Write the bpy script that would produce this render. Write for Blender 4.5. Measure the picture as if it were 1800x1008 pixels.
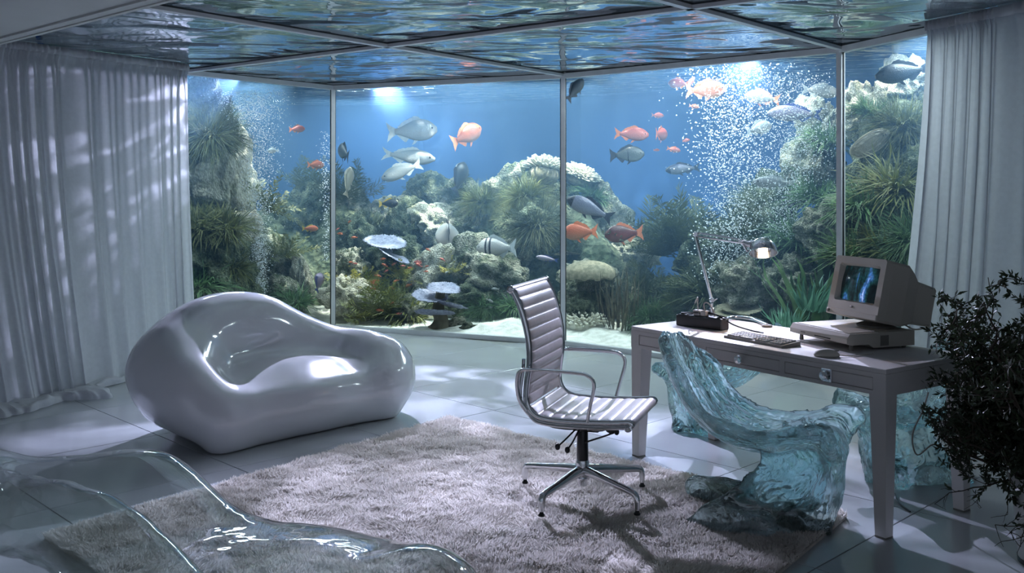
import bpy, math, random
import numpy as np
from mathutils import Vector, Matrix

for o in list(bpy.data.objects):
    bpy.data.objects.remove(o)
scene = bpy.context.scene
COL = scene.collection
R = math.radians

# ------------------------------------------------------------------ camera
F_PX, HOR, EYE = 1700.0, 330.0, 1.53          # focal length and horizon in 1800x1008 pixels, eye height in m
cam_d = bpy.data.cameras.new('camera')
cam_d.sensor_width = 36.0
cam_d.lens = F_PX / 1800.0 * 36.0
cam_d.shift_y = -(504.0 - HOR) / 1800.0
cam = bpy.data.objects.new('camera', cam_d)
COL.objects.link(cam)
cam.location = (0, 0, EYE)
cam.rotation_euler = (R(90), 0, 0)
scene.camera = cam

def at(px, py, d):
    """world point seen at pixel (px, py) at distance d along the view axis"""
    return Vector(((px - 900.0) / F_PX * d, d, EYE - (py - HOR) / F_PX * d))

def on_z(px, py, z):
    return at(px, py, (EYE - z) * F_PX / (py - HOR))

# ------------------------------------------------------------------ view, world
vs = scene.view_settings
vs.view_transform = 'Standard'
vs.look = 'None'
vs.gamma = 1.0
vs.use_curve_mapping = False
vs.exposure = -0.6

world = bpy.data.worlds.new('world')
scene.world = world
world.use_nodes = True
wb = world.node_tree.nodes['Background']
wb.inputs['Color'].default_value = (0.44, 0.50, 0.64, 1)
wb.inputs['Strength'].default_value = 1.0

cy = scene.cycles
cy.max_bounces = 14
cy.diffuse_bounces = 3
cy.light_sampling_threshold = 0.04
cy.glossy_bounces = 5
cy.transmission_bounces = 9
cy.transparent_max_bounces = 24
cy.volume_bounces = 0
cy.sample_clamp_indirect = 4.0
cy.blur_glossy = 0.5
cy.use_adaptive_sampling = True
cy.adaptive_threshold = 0.2
cy.caustics_reflective = False
cy.caustics_refractive = False

# ------------------------------------------------------------------ lamps over the tank
ROOM_H = 2.64
WATER_H = 2.78

def nd(nt, t, x=0, y=0, **kw):
    n = nt.nodes.new(t)
    n.location = (x, y)
    for k, v in kw.items():
        setattr(n, k, v)
    return n

def area(name, loc, sx, sy, power, col, target=None, spread=180):
    l = bpy.data.lights.new(name, 'AREA')
    l.shape = 'ELLIPSE'
    l.size, l.size_y = sx, sy
    l.energy = power
    l.color = col
    l.spread = R(spread)
    o = bpy.data.objects.new(name, l)
    COL.objects.link(o)
    o.location = loc
    if target is not None:
        d = Vector(target) - Vector(loc)
        o.rotation_euler = d.to_track_quat('-Z', 'Y').to_euler()
    return o

def ripple_spot(name, loc, target, power, col, angle, scale, seed, radius=0.02, lo=0.42, hi=0.64, base=0.16):
    """a spot lamp with water-ripple dapple put into its emission by noise"""
    l = bpy.data.lights.new(name, 'SPOT')
    l.energy = power
    l.color = col
    l.spot_size = R(angle)
    l.spot_blend = 0.5
    l.shadow_soft_size = radius
    o = bpy.data.objects.new(name, l)
    COL.objects.link(o)
    o.location = loc
    o.rotation_euler = (Vector(target) - Vector(loc)).to_track_quat('-Z', 'Y').to_euler()
    l.use_nodes = True
    nt = l.node_tree
    em = nt.nodes['Emission']
    tc = nd(nt, 'ShaderNodeTexCoord', -900)
    mp = nd(nt, 'ShaderNodeMapping', -700)
    mp.inputs['Location'].default_value = (seed, seed * 0.7, 0)
    mp.inputs['Scale'].default_value = (scale, scale * 1.7, scale)
    nz = nd(nt, 'ShaderNodeTexNoise', -500)
    nz.inputs['Scale'].default_value = 1.0
    nz.inputs['Detail'].default_value = 2.5
    nz.inputs['Distortion'].default_value = 0.9
    mr = nd(nt, 'ShaderNodeMapRange', -300)
    mr.inputs['From Min'].default_value = lo
    mr.inputs['From Max'].default_value = hi
    mr.inputs['To Min'].default_value = base
    mr.inputs['To Max'].default_value = 1.0
    nt.links.new(tc.outputs['Normal'], mp.inputs['Vector'])
    nt.links.new(mp.outputs['Vector'], nz.inputs['Vector'])
    nt.links.new(nz.outputs['Fac'], mr.inputs['Value'])
    nt.links.new(mr.outputs['Result'], em.inputs['Strength'])
    return o

TANK_LAMPS = [  # centre x, y, height, size x, size y, power: strips just above the water, then added hidden lamps lighting the reef fronts
    (-3.25, 11.75, 2.86, 0.9, 0.8, 240),
    (-2.0, 13.7, 2.86, 1.8, 0.9, 330),
    (0.35, 11.7, 2.86, 1.6, 0.8, 330),  # extra strip added to brighten the upper water and rear wall
    (2.35, 9.7, 2.86, 1.1, 0.8, 280),
    (3.75, 8.4, 2.86, 0.8, 0.8, 170),
    (-3.35, 9.75, 2.735, 0.8, 0.30, 38),
    (-0.85, 10.55, 2.735, 1.5, 0.30, 62),
    (1.35, 9.25, 2.735, 1.4, 0.30, 62),
    (3.15, 7.15, 2.735, 0.5, 0.30, 30),
]
for i, (x, y, z, sx, sy, pw) in enumerate(TANK_LAMPS):
    area('tank_light', (x, y, z), sx, sy, pw * 1.45, (0.80, 0.93, 1.0), target=(x, y + 0.001, 0), spread=180 if z > 2.8 else 165)
BEAM = (0.70, 0.69, 1.0)
ripple_spot('beam', (-1.40, 10.72, 2.70), (-0.8, 5.3, 0.2), 5800, BEAM, 52, 7, 3.1)
ripple_spot('beam', (2.15, 8.65, 2.70), (0.3, 4.4, 0.3), 2500, BEAM, 50, 7, 7.7)
ripple_spot('beam', (-2.85, 10.1, 2.68), (-3.35, 7.0, 1.5), 1200, BEAM, 44, 8, 1.4, lo=0.5, hi=0.62)
for p, q, pw, sd in (((-2.9, 11.4, 3.45), (-3.4, 10.9, 1.0), 5500, 2.2), ((-0.6, 11.0, 3.5), (-0.7, 12.0, 0.6), 6500, 5.1), ((1.2, 10.6, 3.5), (1.1, 11.4, 0.7), 4500, 4.3), ((2.9, 9.0, 3.45), (3.2, 9.0, 1.2), 1800, 9.4)):
    ripple_spot('reef_beam', p, q, pw, (1.0, 0.98, 0.90), 75, 6, sd, lo=0.5, hi=0.62, base=0.0)  # unseen spots added to put dappled highlights on the reef

# ------------------------------------------------------------------ mesh helpers
def new_mesh(name, verts, faces, smooth=True):
    me = bpy.data.meshes.new(name)
    verts = np.asarray(verts, dtype=np.float32)
    if isinstance(faces, np.ndarray):
        n, k = faces.shape
        me.vertices.add(len(verts))
        me.vertices.foreach_set('co', verts.ravel())
        me.loops.add(n * k)
        me.loops.foreach_set('vertex_index', faces.astype(np.int32).ravel())
        me.polygons.add(n)
        me.polygons.foreach_set('loop_start', np.arange(0, n * k, k, dtype=np.int32))
        me.polygons.foreach_set('loop_total', np.full(n, k, dtype=np.int32))
        me.update(calc_edges=True)
    else:
        me.from_pydata([tuple(map(float, v)) for v in verts], [], faces)
    me.polygons.foreach_set('use_smooth', np.full(len(me.polygons), bool(smooth)))
    me.update()
    return me

class MB:
    """collects shapes into one mesh"""
    def __init__(self):
        self.v, self.f = [], []
    def add(self, verts, faces):
        b = len(self.v)
        self.v += [tuple(map(float, p)) for p in verts]
        self.f += [tuple(int(i) + b for i in f) for f in faces]
        return self
    def box(self, lo, hi, ch=0.0):
        (x0, y0, z0), (x1, y1, z1) = lo, hi
        c = min(ch, (x1 - x0) * .45, (y1 - y0) * .45, (z1 - z0) * .45)
        if c <= 0:
            v = [(x0, y0, z0), (x1, y0, z0), (x1, y1, z0), (x0, y1, z0), (x0, y0, z1), (x1, y0, z1), (x1, y1, z1), (x0, y1, z1)]
            f = [(3, 2, 1, 0), (4, 5, 6, 7), (0, 1, 5, 4), (1, 2, 6, 5), (2, 3, 7, 6), (3, 0, 4, 7)]
            return self.add(v, f)
        v = []
        for z, i in ((z0, c), (z0 + c, 0), (z1 - c, 0), (z1, c)):
            a, b, d, e = x0 + i, x1 - i, y0 + i, y1 - i
            k = c if i == 0 else c * .4
            v += [(a + k, d, z), (b - k, d, z), (b, d + k, z), (b, e - k, z), (b - k, e, z), (a + k, e, z), (a, e - k, z), (a, d + k, z)]
        f = [tuple(range(7, -1, -1)), tuple(range(24, 32))]
        for l in range(3):
            for i in range(8):
                j = (i + 1) % 8
                f.append((l * 8 + i, l * 8 + j, l * 8 + 8 + j, l * 8 + 8 + i))
        return self.add(v, f)
    def prism(self, poly, z0, z1):
        n = len(poly)
        v = [(p[0], p[1], z0) for p in poly] + [(p[0], p[1], z1) for p in poly]
        f = [tuple(range(n - 1, -1, -1)), tuple(range(n, 2 * n))]
        f += [(i, (i + 1) % n, n + (i + 1) % n, n + i) for i in range(n)]
        return self.add(v, f)
    def lathe(self, prof, n=24, c=(0, 0, 0), axis=None):
        """prof: (radius, height) list"""
        vs_, f = [], []
        M = Matrix.Identity(3)
        if axis is not None:
            M = Vector((0, 0, 1)).rotation_difference(Vector(axis)).to_matrix()
        for r, h in prof:
            for i in range(n):
                a = 2 * math.pi * i / n
                p = M @ Vector((r * math.cos(a), r * math.sin(a), h))
                vs_.append((p.x + c[0], p.y + c[1], p.z + c[2]))
        for k in range(len(prof) - 1):
            for i in range(n):
                j = (i + 1) % n
                f.append((k * n + i, k * n + j, (k + 1) * n + j, (k + 1) * n + i))
        f.append(tuple(range(n - 1, -1, -1)))
        f.append(tuple(range((len(prof) - 1) * n, len(prof) * n)))
        return self.add(vs_, f)
    def tube(self, pts, r, n=10, flat=1.0, up=None):
        """round tube along pts; r a number or one per point; flat squashes the second axis"""
        P = [Vector(p) for p in pts]
        rs = r if hasattr(r, '__len__') else [r] * len(P)
        vs_, f = [], []
        ref = Vector(up) if up is not None else None
        prev = None
        for i, p in enumerate(P):
            t = (P[min(i + 1, len(P) - 1)] - P[max(i - 1, 0)]).normalized()
            if ref is not None:
                a = t.cross(ref).normalized()
            elif prev is None:
                a = t.orthogonal().normalized()
            else:
                a = (prev - t * prev.dot(t))
                a = a.normalized() if a.length > 1e-6 else t.orthogonal().normalized()
            prev = a
            b = t.cross(a).normalized()
            for k in range(n):
                q = 2 * math.pi * k / n
                w = p + a * (math.cos(q) * rs[i]) + b * (math.sin(q) * rs[i] * flat)
                vs_.append(tuple(w))
        for i in range(len(P) - 1):
            for k in range(n):
                j = (k + 1) % n
                f.append((i * n + k, i * n + j, (i + 1) * n + j, (i + 1) * n + k))
        f.append(tuple(range(n - 1, -1, -1)))
        f.append(tuple(range((len(P) - 1) * n, len(P) * n)))
        return self.add(vs_, f)
    def ball(self, c, r, nu=14, nv=9):
        rx, ry, rz = r if hasattr(r, '__len__') else (r, r, r)
        vs_, f = [], []
        for j in range(1, nv):
            t = math.pi * j / nv
            for i in range(nu):
                a = 2 * math.pi * i / nu
                vs_.append((c[0] + rx * math.sin(t) * math.cos(a), c[1] + ry * math.sin(t) * math.sin(a), c[2] + rz * math.cos(t)))
        vs_ += [(c[0], c[1], c[2] + rz), (c[0], c[1], c[2] - rz)]
        T, B = len(vs_) - 2, len(vs_) - 1
        for j in range(nv - 2):
            for i in range(nu):
                k = (i + 1) % nu
                f.append((j * nu + i, (j + 1) * nu + i, (j + 1) * nu + k, j * nu + k))
        for i in range(nu):
            k = (i + 1) % nu
            f.append((T, i, k))
            f.append((B, (nv - 2) * nu + k, (nv - 2) * nu + i))
        return self.add(vs_, f)
    def xform(self, M):
        self.v = [tuple(M @ Vector(p)) for p in self.v]
        return self
    def mesh(self, name, smooth=True):
        return new_mesh(name, self.v, self.f, smooth)
    def build(self, name, mat, parent=None, smooth=True, angle=40):
        me = self.mesh(name, smooth)
        if smooth and angle:
            me.set_sharp_from_angle(angle=R(angle))
        return obj(name, me, mat, parent)

def obj(name, me, mat=None, parent=None, loc=None, rot=None, scale=None):
    o = bpy.data.objects.new(name, me)
    COL.objects.link(o)
    if mat is not None and me is not None and len(me.materials) == 0:
        me.materials.append(mat)
    if parent is not None:
        o.parent = parent
    if loc is not None:
        o.location = loc
    if rot is not None:
        o.rotation_euler = rot
    if scale is not None:
        o.scale = scale if hasattr(scale, '__len__') else (scale,) * 3
    return o

def tag(o, label=None, cat=None, group=None, kind=None):
    if label: o['label'] = label
    if cat: o['category'] = cat
    if group: o['group'] = group
    if kind: o['kind'] = kind
    return o

def thing(name, label, cat, loc=(0, 0, 0), rotz=0.0, group=None):
    o = bpy.data.objects.new(name, None)
    o.empty_display_size = 0.1
    COL.objects.link(o)
    o.location = loc
    o.rotation_euler = (0, 0, rotz)
    return tag(o, label, cat, group)

def copy_tree(o, parent=None):
    c = o.copy()
    COL.objects.link(c)
    c.parent = parent
    for ch in list(o.children):
        copy_tree(ch, c)
    return c

def smooth_path(pts, n=6):
    P = [np.array(p, float) for p in pts]
    out = []
    for i in range(len(P) - 1):
        p0, p1, p2, p3 = P[max(i - 1, 0)], P[i], P[i + 1], P[min(i + 2, len(P) - 1)]
        for k in range(n):
            t = k / n
            out.append(0.5 * ((2 * p1) + (-p0 + p2) * t + (2 * p0 - 5 * p1 + 4 * p2 - p3) * t * t + (-p0 + 3 * p1 - 3 * p2 + p3) * t ** 3))
    out.append(P[-1])
    return out

# ------------------------------------------------------------------ numpy noise and surface nets
def _hash(ix, iy, iz, seed):
    h = (ix * 374761393 + iy * 668265263 + iz * 2147483647 + seed * 1274126177) & 0xFFFFFFFF
    h = ((h ^ (h >> 13)) * 1274126177) & 0xFFFFFFFF
    return ((h ^ (h >> 16)) & 0xFFFF) / 65535.0

def vnoise(p, seed=0):
    p = np.asarray(p, float)
    i = np.floor(p).astype(np.int64)
    f = p - i
    u = f * f * (3 - 2 * f)
    r = 0
    for dx in (0, 1):
        wx = u[..., 0] if dx else 1 - u[..., 0]
        for dy in (0, 1):
            wy = u[..., 1] if dy else 1 - u[..., 1]
            for dz in (0, 1):
                wz = u[..., 2] if dz else 1 - u[..., 2]
                r = r + wx * wy * wz * _hash(i[..., 0] + dx, i[..., 1] + dy, i[..., 2] + dz, seed)
    return r * 2 - 1

def fbm(p, oct=4, seed=0, gain=0.5):
    a, s, r = 1.0, 1.0, 0
    for k in range(oct):
        r = r + a * vnoise(np.asarray(p) * s + 17.3 * k, seed + k)
        a *= gain
        s *= 2.03
    return r

def smin(a, b, k):
    h = np.clip(0.5 + 0.5 * (b - a) / k, 0, 1)
    return b + (a - b) * h - k * h * (1 - h)

def sd_capsule(P, a, b, ra, rb=None):
    rb = ra if rb is None else rb
    a, b = np.array(a, float), np.array(b, float)
    ab = b - a
    t = np.clip(((P - a) @ ab) / (ab @ ab), 0, 1)
    return np.linalg.norm(P - a - t[..., None] * ab, axis=-1) - (ra + (rb - ra) * t)

def sd_chain(P, pts, k=0.08):
    d = None
    for (a, ra), (b, rb) in zip(pts[:-1], pts[1:]):
        c = sd_capsule(P, a, b, ra, rb)
        d = c if d is None else smin(d, c, k)
    return d

def sd_ellipsoid(P, c, r):
    q = (P - np.array(c, float)) / np.array(r, float)
    k0 = np.linalg.norm(q, axis=-1)
    k1 = np.linalg.norm(q / np.array(r, float), axis=-1)
    return k0 * (k0 - 1) / np.maximum(k1, 1e-6)

def sd_rbox(P, c, h, r):
    q = np.abs(P - np.array(c, float)) - np.array(h, float) + r
    return np.linalg.norm(np.maximum(q, 0), axis=-1) + np.minimum(q.max(-1), 0) - r

def surface_nets(fn, lo, hi, h):
    lo = np.array(lo, float)
    n = np.ceil((np.array(hi) - lo) / h).astype(int) + 1
    ax = [lo[i] + h * np.arange(n[i]) for i in range(3)]
    G = np.stack(np.meshgrid(*ax, indexing='ij'), -1)
    V = fn(G)
    S = V < 0
    c = np.zeros(n - 1, int)
    acc = np.zeros(tuple(n - 1) + (3,))
    cnt = np.zeros(n - 1)
    sl = lambda d: tuple(slice(d[i], d[i] + n[i] - 1) for i in range(3))
    corners = [(i, j, k) for i in (0, 1) for j in (0, 1) for k in (0, 1)]
    for a in corners:
        for axis in range(3):
            if a[axis] == 0:
                b = list(a); b[axis] = 1
                va, vb = V[sl(a)], V[sl(b)]
                cr = (va < 0) != (vb < 0)
                t = np.where(cr, va / np.where(cr, va - vb, 1), 0)
                off = np.zeros(acc.shape)
                for m in range(3):
                    off[..., m] = a[m]
                off[..., axis] = t
                acc += np.where(cr[..., None], off, 0)
                cnt += cr
    act = cnt > 0
    idx = -np.ones(tuple(n - 1), int)
    idx[act] = np.arange(act.sum())
    cell = np.argwhere(act)
    verts = lo + h * (cell + acc[act] / cnt[act][:, None])
    quads = []
    for axis in range(3):
        o1, o2 = (axis + 1) % 3, (axis + 2) % 3
        d = [0, 0, 0]; d[axis] = 1
        A = S[tuple(slice(0, n[i] - d[i]) for i in range(3))]
        B = S[tuple(slice(d[i], n[i]) for i in range(3))]
        e = np.argwhere(A != B)
        e = e[(e[:, o1] > 0) & (e[:, o2] > 0) & (e[:, o1] < n[o1] - 1) & (e[:, o2] < n[o2] - 1)]
        inside = S[e[:, 0], e[:, 1], e[:, 2]]
        def ix(da, db):
            q = e.copy()
            q[:, o1] += da
            q[:, o2] += db
            return idx[q[:, 0], q[:, 1], q[:, 2]]
        q = np.stack([ix(-1, -1), ix(0, -1), ix(0, 0), ix(-1, 0)], 1)
        q[~inside] = q[~inside][:, ::-1]
        quads.append(q)
    return verts, np.concatenate(quads)

def relax(verts, faces, it=2, w=0.5):
    """laplacian smoothing"""
    e = np.concatenate([np.stack([faces[:, i], faces[:, (i + 1) % faces.shape[1]]], 1) for i in range(faces.shape[1])])
    for _ in range(it):
        s = np.zeros_like(verts)
        c = np.zeros(len(verts))
        for a, b in ((0, 1), (1, 0)):
            for m in range(3):
                s[:, m] += np.bincount(e[:, a], verts[e[:, b], m], len(verts))
            c += np.bincount(e[:, a], minlength=len(verts))
        verts = verts * (1 - w) + w * s / np.maximum(c, 1)[:, None]
    return verts

# ------------------------------------------------------------------ materials
def material(name):
    m = bpy.data.materials.new(name)
    m.use_nodes = True
    nt = m.node_tree
    return m, nt, nt.nodes['Principled BSDF'], nt.nodes['Material Output']

def pbr(name, col, rough=0.5, metal=0.0, var=0.0, vscale=6.0, bump=0.0, bscale=40.0, spec=0.5, coat=0.0, col2=None, detail=4.0, transl=0.0, coords='Object', sheen=0.0, rand=0.0):
    m, nt, b, out = material(name)
    b.inputs['Base Color'].default_value = (*col, 1)
    b.inputs['Roughness'].default_value = rough
    b.inputs['Metallic'].default_value = metal
    b.inputs['Specular IOR Level'].default_value = spec
    b.inputs['Coat Weight'].default_value = coat
    b.inputs['Coat Roughness'].default_value = 0.03
    b.inputs['Sheen Weight'].default_value = sheen
    tc = nd(nt, 'ShaderNodeTexCoord', -1000)
    colsock = None
    if var > 0 or col2 is not None:
        nz = nd(nt, 'ShaderNodeTexNoise', -800, 200)
        nz.inputs['Scale'].default_value = vscale
        nz.inputs['Detail'].default_value = detail
        nt.links.new(tc.outputs[coords], nz.inputs['Vector'])
        rp = nd(nt, 'ShaderNodeValToRGB', -600, 200)
        c2 = col2 if col2 is not None else tuple(c * (1 - var) for c in col)
        rp.color_ramp.elements[0].position = 0.38
        rp.color_ramp.elements[1].position = 0.62
        rp.color_ramp.elements[0].color = (*c2, 1)
        rp.color_ramp.elements[1].color = (*col, 1)
        nt.links.new(nz.outputs['Fac'], rp.inputs['Fac'])
        colsock = rp.outputs['Color']
    if rand > 0:
        oi = nd(nt, 'ShaderNodeObjectInfo', -800, 500)
        hs = nd(nt, 'ShaderNodeHueSaturation', -300, 300)
        mr = nd(nt, 'ShaderNodeMapRange', -600, 500)
        mr.inputs['To Min'].default_value = 1 - rand
        mr.inputs['To Max'].default_value = 1 + rand
        nt.links.new(oi.outputs['Random'], mr.inputs['Value'])
        nt.links.new(mr.outputs['Result'], hs.inputs['Value'])
        if colsock is not None:
            nt.links.new(colsock, hs.inputs['Color'])
        else:
            hs.inputs['Color'].default_value = (*col, 1)
        colsock = hs.outputs['Color']
    if colsock is not None:
        nt.links.new(colsock, b.inputs['Base Color'])
    if bump > 0:
        n2 = nd(nt, 'ShaderNodeTexNoise', -800, -200)
        n2.inputs['Scale'].default_value = bscale
        n2.inputs['Detail'].default_value = 4.0
        nt.links.new(tc.outputs[coords], n2.inputs['Vector'])
        bp = nd(nt, 'ShaderNodeBump', -400, -200)
        bp.inputs['Strength'].default_value = bump
        bp.inputs['Distance'].default_value = 0.02
        nt.links.new(n2.outputs['Fac'], bp.inputs['Height'])
        nt.links.new(bp.outputs['Normal'], b.inputs['Normal'])
    if transl > 0:
        tr = nd(nt, 'ShaderNodeBsdfTranslucent', 0, -300)
        mx = nd(nt, 'ShaderNodeMixShader', 300)
        mx.inputs['Fac'].default_value = transl
        if colsock is not None:
            nt.links.new(colsock, tr.inputs['Color'])
        else:
            tr.inputs['Color'].default_value = (*col, 1)
        nt.links.new(b.outputs['BSDF'], mx.inputs[1])
        nt.links.new(tr.outputs['BSDF'], mx.inputs[2])
        nt.links.new(mx.outputs['Shader'], out.inputs['Surface'])
    return m

def film(name, ior, tint, rough=0.0, boost=0.0, bump=0.0, bscale=5.0, power=5.0):
    """thin clear sheet: see-through with Fresnel mirror reflection"""
    m, nt, b, out = material(name)
    nt.nodes.remove(b)
    tr = nd(nt, 'ShaderNodeBsdfTransparent')
    tr.inputs['Color'].default_value = (*tint, 1)
    gl = nd(nt, 'ShaderNodeBsdfGlossy', 0, -200)
    gl.inputs['Roughness'].default_value = rough
    ge = nd(nt, 'ShaderNodeNewGeometry', -900, 200)
    dt = nd(nt, 'ShaderNodeVectorMath', -700, 200, operation='DOT_PRODUCT')
    nt.links.new(ge.outputs['Incoming'], dt.inputs[0]); nt.links.new(ge.outputs['Normal'], dt.inputs[1])
    ab = nd(nt, 'ShaderNodeMath', -550, 200, operation='ABSOLUTE'); nt.links.new(dt.outputs['Value'], ab.inputs[0])
    om = nd(nt, 'ShaderNodeMath', -450, 200, operation='SUBTRACT'); om.inputs[0].default_value = 1.0; nt.links.new(ab.outputs[0], om.inputs[1])
    pw_ = nd(nt, 'ShaderNodeMath', -350, 200, operation='POWER'); pw_.inputs[1].default_value = power; nt.links.new(om.outputs[0], pw_.inputs[0])
    f0 = ((ior - 1) / (ior + 1)) ** 2
    fr = nd(nt, 'ShaderNodeMath', -250, 200, operation='MULTIPLY_ADD'); fr.inputs[1].default_value = 1 - f0; fr.inputs[2].default_value = f0
    nt.links.new(pw_.outputs[0], fr.inputs[0])
    mx = nd(nt, 'ShaderNodeMixShader', 300)
    ad = nd(nt, 'ShaderNodeMath', -100, 200, operation='ADD', use_clamp=True)
    ad.inputs[1].default_value = boost
    nt.links.new(fr.outputs[0], ad.inputs[0])
    nt.links.new(ad.outputs['Value'], mx.inputs['Fac'])
    nt.links.new(tr.outputs['BSDF'], mx.inputs[1])
    nt.links.new(gl.outputs['BSDF'], mx.inputs[2])
    nt.links.new(mx.outputs['Shader'], out.inputs['Surface'])
    if bump > 0:
        tc = nd(nt, 'ShaderNodeTexCoord', -900)
        nz = nd(nt, 'ShaderNodeTexNoise', -700)
        nz.inputs['Scale'].default_value = bscale
        nz.inputs['Detail'].default_value = 2.0
        bp = nd(nt, 'ShaderNodeBump', -500)
        bp.inputs['Strength'].default_value = bump
        bp.inputs['Distance'].default_value = 0.05
        nt.links.new(tc.outputs['Object'], nz.inputs['Vector'])
        nt.links.new(nz.outputs['Fac'], bp.inputs['Height'])
        nt.links.new(bp.outputs['Normal'], gl.inputs['Normal'])
        nt.links.new(bp.outputs['Normal'], dt.inputs[1])
    return m

def water_mirror(name, mirror, tint, scale, strength, dist=0.06, refract=False):
    """rippled water sheet: mostly mirror from below, partly clear"""
    m, nt, b, out = material(name)
    nt.nodes.remove(b)
    tr = nd(nt, 'ShaderNodeBsdfRefraction' if refract else 'ShaderNodeBsdfTransparent')
    tr.inputs['Color'].default_value = (0.9, 0.97, 1, 1)
    if refract:
        tr.inputs['IOR'].default_value = 1.08
        tr.inputs['Roughness'].default_value = 0.02
    gl = nd(nt, 'ShaderNodeBsdfGlossy', 0, -200)
    gl.inputs['Roughness'].default_value = 0.03
    gl.inputs['Color'].default_value = (*tint, 1)
    mx = nd(nt, 'ShaderNodeMixShader', 300)
    mx.inputs['Fac'].default_value = mirror
    tc = nd(nt, 'ShaderNodeTexCoord', -1100)
    mp = nd(nt, 'ShaderNodeMapping', -900)
    mp.inputs['Rotation'].default_value = (0, 0, R(8))
    mp.inputs['Scale'].default_value = (scale * 0.7, scale * 1.0, scale)
    nz = nd(nt, 'ShaderNodeTexNoise', -700)
    nz.inputs['Scale'].default_value = 1.0
    nz.inputs['Detail'].default_value = 2.2
    nz.inputs['Roughness'].default_value = 0.45
    nz.inputs['Distortion'].default_value = 0.6
    bp = nd(nt, 'ShaderNodeBump', -400)
    bp.inputs['Strength'].default_value = strength
    bp.inputs['Distance'].default_value = dist
    nt.links.new(tc.outputs['Object'], mp.inputs['Vector'])
    nt.links.new(mp.outputs['Vector'], nz.inputs['Vector'])
    nt.links.new(nz.outputs['Fac'], bp.inputs['Height'])
    nt.links.new(bp.outputs['Normal'], gl.inputs['Normal'])
    if refract:
        nt.links.new(bp.outputs['Normal'], tr.inputs['Normal'])
        t2 = nd(nt, 'ShaderNodeBsdfTransparent', 0, 200)
        m2 = nd(nt, 'ShaderNodeMixShader', 150, 200)
        m2.inputs['Fac'].default_value = 0.5
        nt.links.new(tr.outputs['BSDF'], m2.inputs[1])
        nt.links.new(t2.outputs['BSDF'], m2.inputs[2])
        tr = m2
    nt.links.new(tr.outputs[0], mx.inputs[1])
    nt.links.new(gl.outputs['BSDF'], mx.inputs[2])
    nt.links.new(mx.outputs['Shader'], out.inputs['Surface'])
    return m

def solid_glass(name, col, ior=1.4, rough=0.02, clear=0.0, bump=0.0, bscale=20):
    m, nt, b, out = material(name)
    b.inputs['Base Color'].default_value = (*col, 1)
    b.inputs['Transmission Weight'].default_value = 1.0
    b.inputs['IOR'].default_value = ior
    if bump > 0:
        tc = nd(nt, 'ShaderNodeTexCoord', -900)
        mp = nd(nt, 'ShaderNodeMapping', -750)
        mp.inputs['Scale'].default_value = (0.6, 1.2, 0.6)
        nz = nd(nt, 'ShaderNodeTexNoise', -600)
        nz.inputs['Scale'].default_value = bscale
        nz.inputs['Detail'].default_value = 1.0
        nz.inputs['Distortion'].default_value = 2.0
        bp = nd(nt, 'ShaderNodeBump', -400)
        bp.inputs['Strength'].default_value = bump
        bp.inputs['Distance'].default_value = 0.02
        nt.links.new(tc.outputs['Object'], mp.inputs['Vector'])
        nt.links.new(mp.outputs['Vector'], nz.inputs['Vector'])
        nt.links.new(nz.outputs['Fac'], bp.inputs['Height'])
        nt.links.new(bp.outputs['Normal'], b.inputs['Normal'])
    b.inputs['Roughness'].default_value = rough
    if clear > 0:
        tr = nd(nt, 'ShaderNodeBsdfTransparent')
        tr.inputs['Color'].default_value = (*col, 1)
        mx = nd(nt, 'ShaderNodeMixShader', 300)
        mx.inputs['Fac'].default_value = clear
        nt.links.new(b.outputs['BSDF'], mx.inputs[1])
        nt.links.new(tr.outputs['BSDF'], mx.inputs[2])
        nt.links.new(mx.outputs['Shader'], out.inputs['Surface'])
    return m

def emitter(name, col, strength):
    m, nt, b, out = material(name)
    b.inputs['Base Color'].default_value = (*col, 1)
    b.inputs['Emission Color'].default_value = (*col, 1)
    b.inputs['Emission Strength'].default_value = strength
    return m

M = {}
M['floor'] = pbr('floor_tile', (0.50, 0.53, 0.55), rough=0.11, var=0.06, vscale=1.5, bump=0.015, bscale=2.0, spec=0.6)
M['grout'] = pbr('grout', (0.32, 0.34, 0.33), rough=0.7, var=0.2, vscale=20)
M['plaster'] = pbr('plaster', (0.66, 0.67, 0.65), rough=0.7, var=0.05, vscale=3, bump=0.05, bscale=60)
M['frame'] = pbr('frame_metal', (0.80, 0.82, 0.84), rough=0.35, metal=0.0, var=0.08, vscale=8)
M['gasket'] = pbr('gasket', (0.03, 0.035, 0.04), rough=0.6, var=0.2)
M['pane'] = film('aquarium_glass', 1.22, (0.97, 0.99, 1.0))
M['ceil_water'] = water_mirror('ceiling_water', 0.70, (0.90, 0.95, 0.97), 2.1, 0.6, 0.14)
M['surface'] = water_mirror('water_surface', 0.5, (0.92, 0.97, 1.0), 6.0, 1.0, 0.22, refract=True)
M['tankwall'] = pbr('tank_wall', (0.045, 0.13, 0.37), rough=0.9, var=0.12, vscale=0.6, coords='Object')
M['hood'] = pbr('hood', (0.25, 0.3, 0.33), rough=0.8, var=0.1)
M['sand'] = pbr('sand', (0.80, 0.80, 0.74), rough=0.95, col2=(0.60, 0.60, 0.54), vscale=14, bump=0.5, bscale=60)
M['curtain'] = pbr('curtain_fabric', (0.70, 0.72, 0.76), rough=0.75, var=0.05, vscale=30, bump=0.06, bscale=200, transl=0.45, sheen=0.2)
M['white_gloss'] = pbr('white_gloss_vinyl', (0.76, 0.77, 0.81), rough=0.12, var=0.03, vscale=2, bump=0.02, bscale=3, coat=0.8, spec=0.6)
M['clear'] = film('clear_vinyl', 1.5, (0.86, 0.90, 0.88), rough=0.015, boost=0.05, bump=0.16, bscale=6, power=3.2)
M['aqua_glass'] = solid_glass('aqua_glass', (0.70, 0.91, 0.94), 1.45, 0.0, clear=0.15, bump=0.7, bscale=13)
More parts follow.
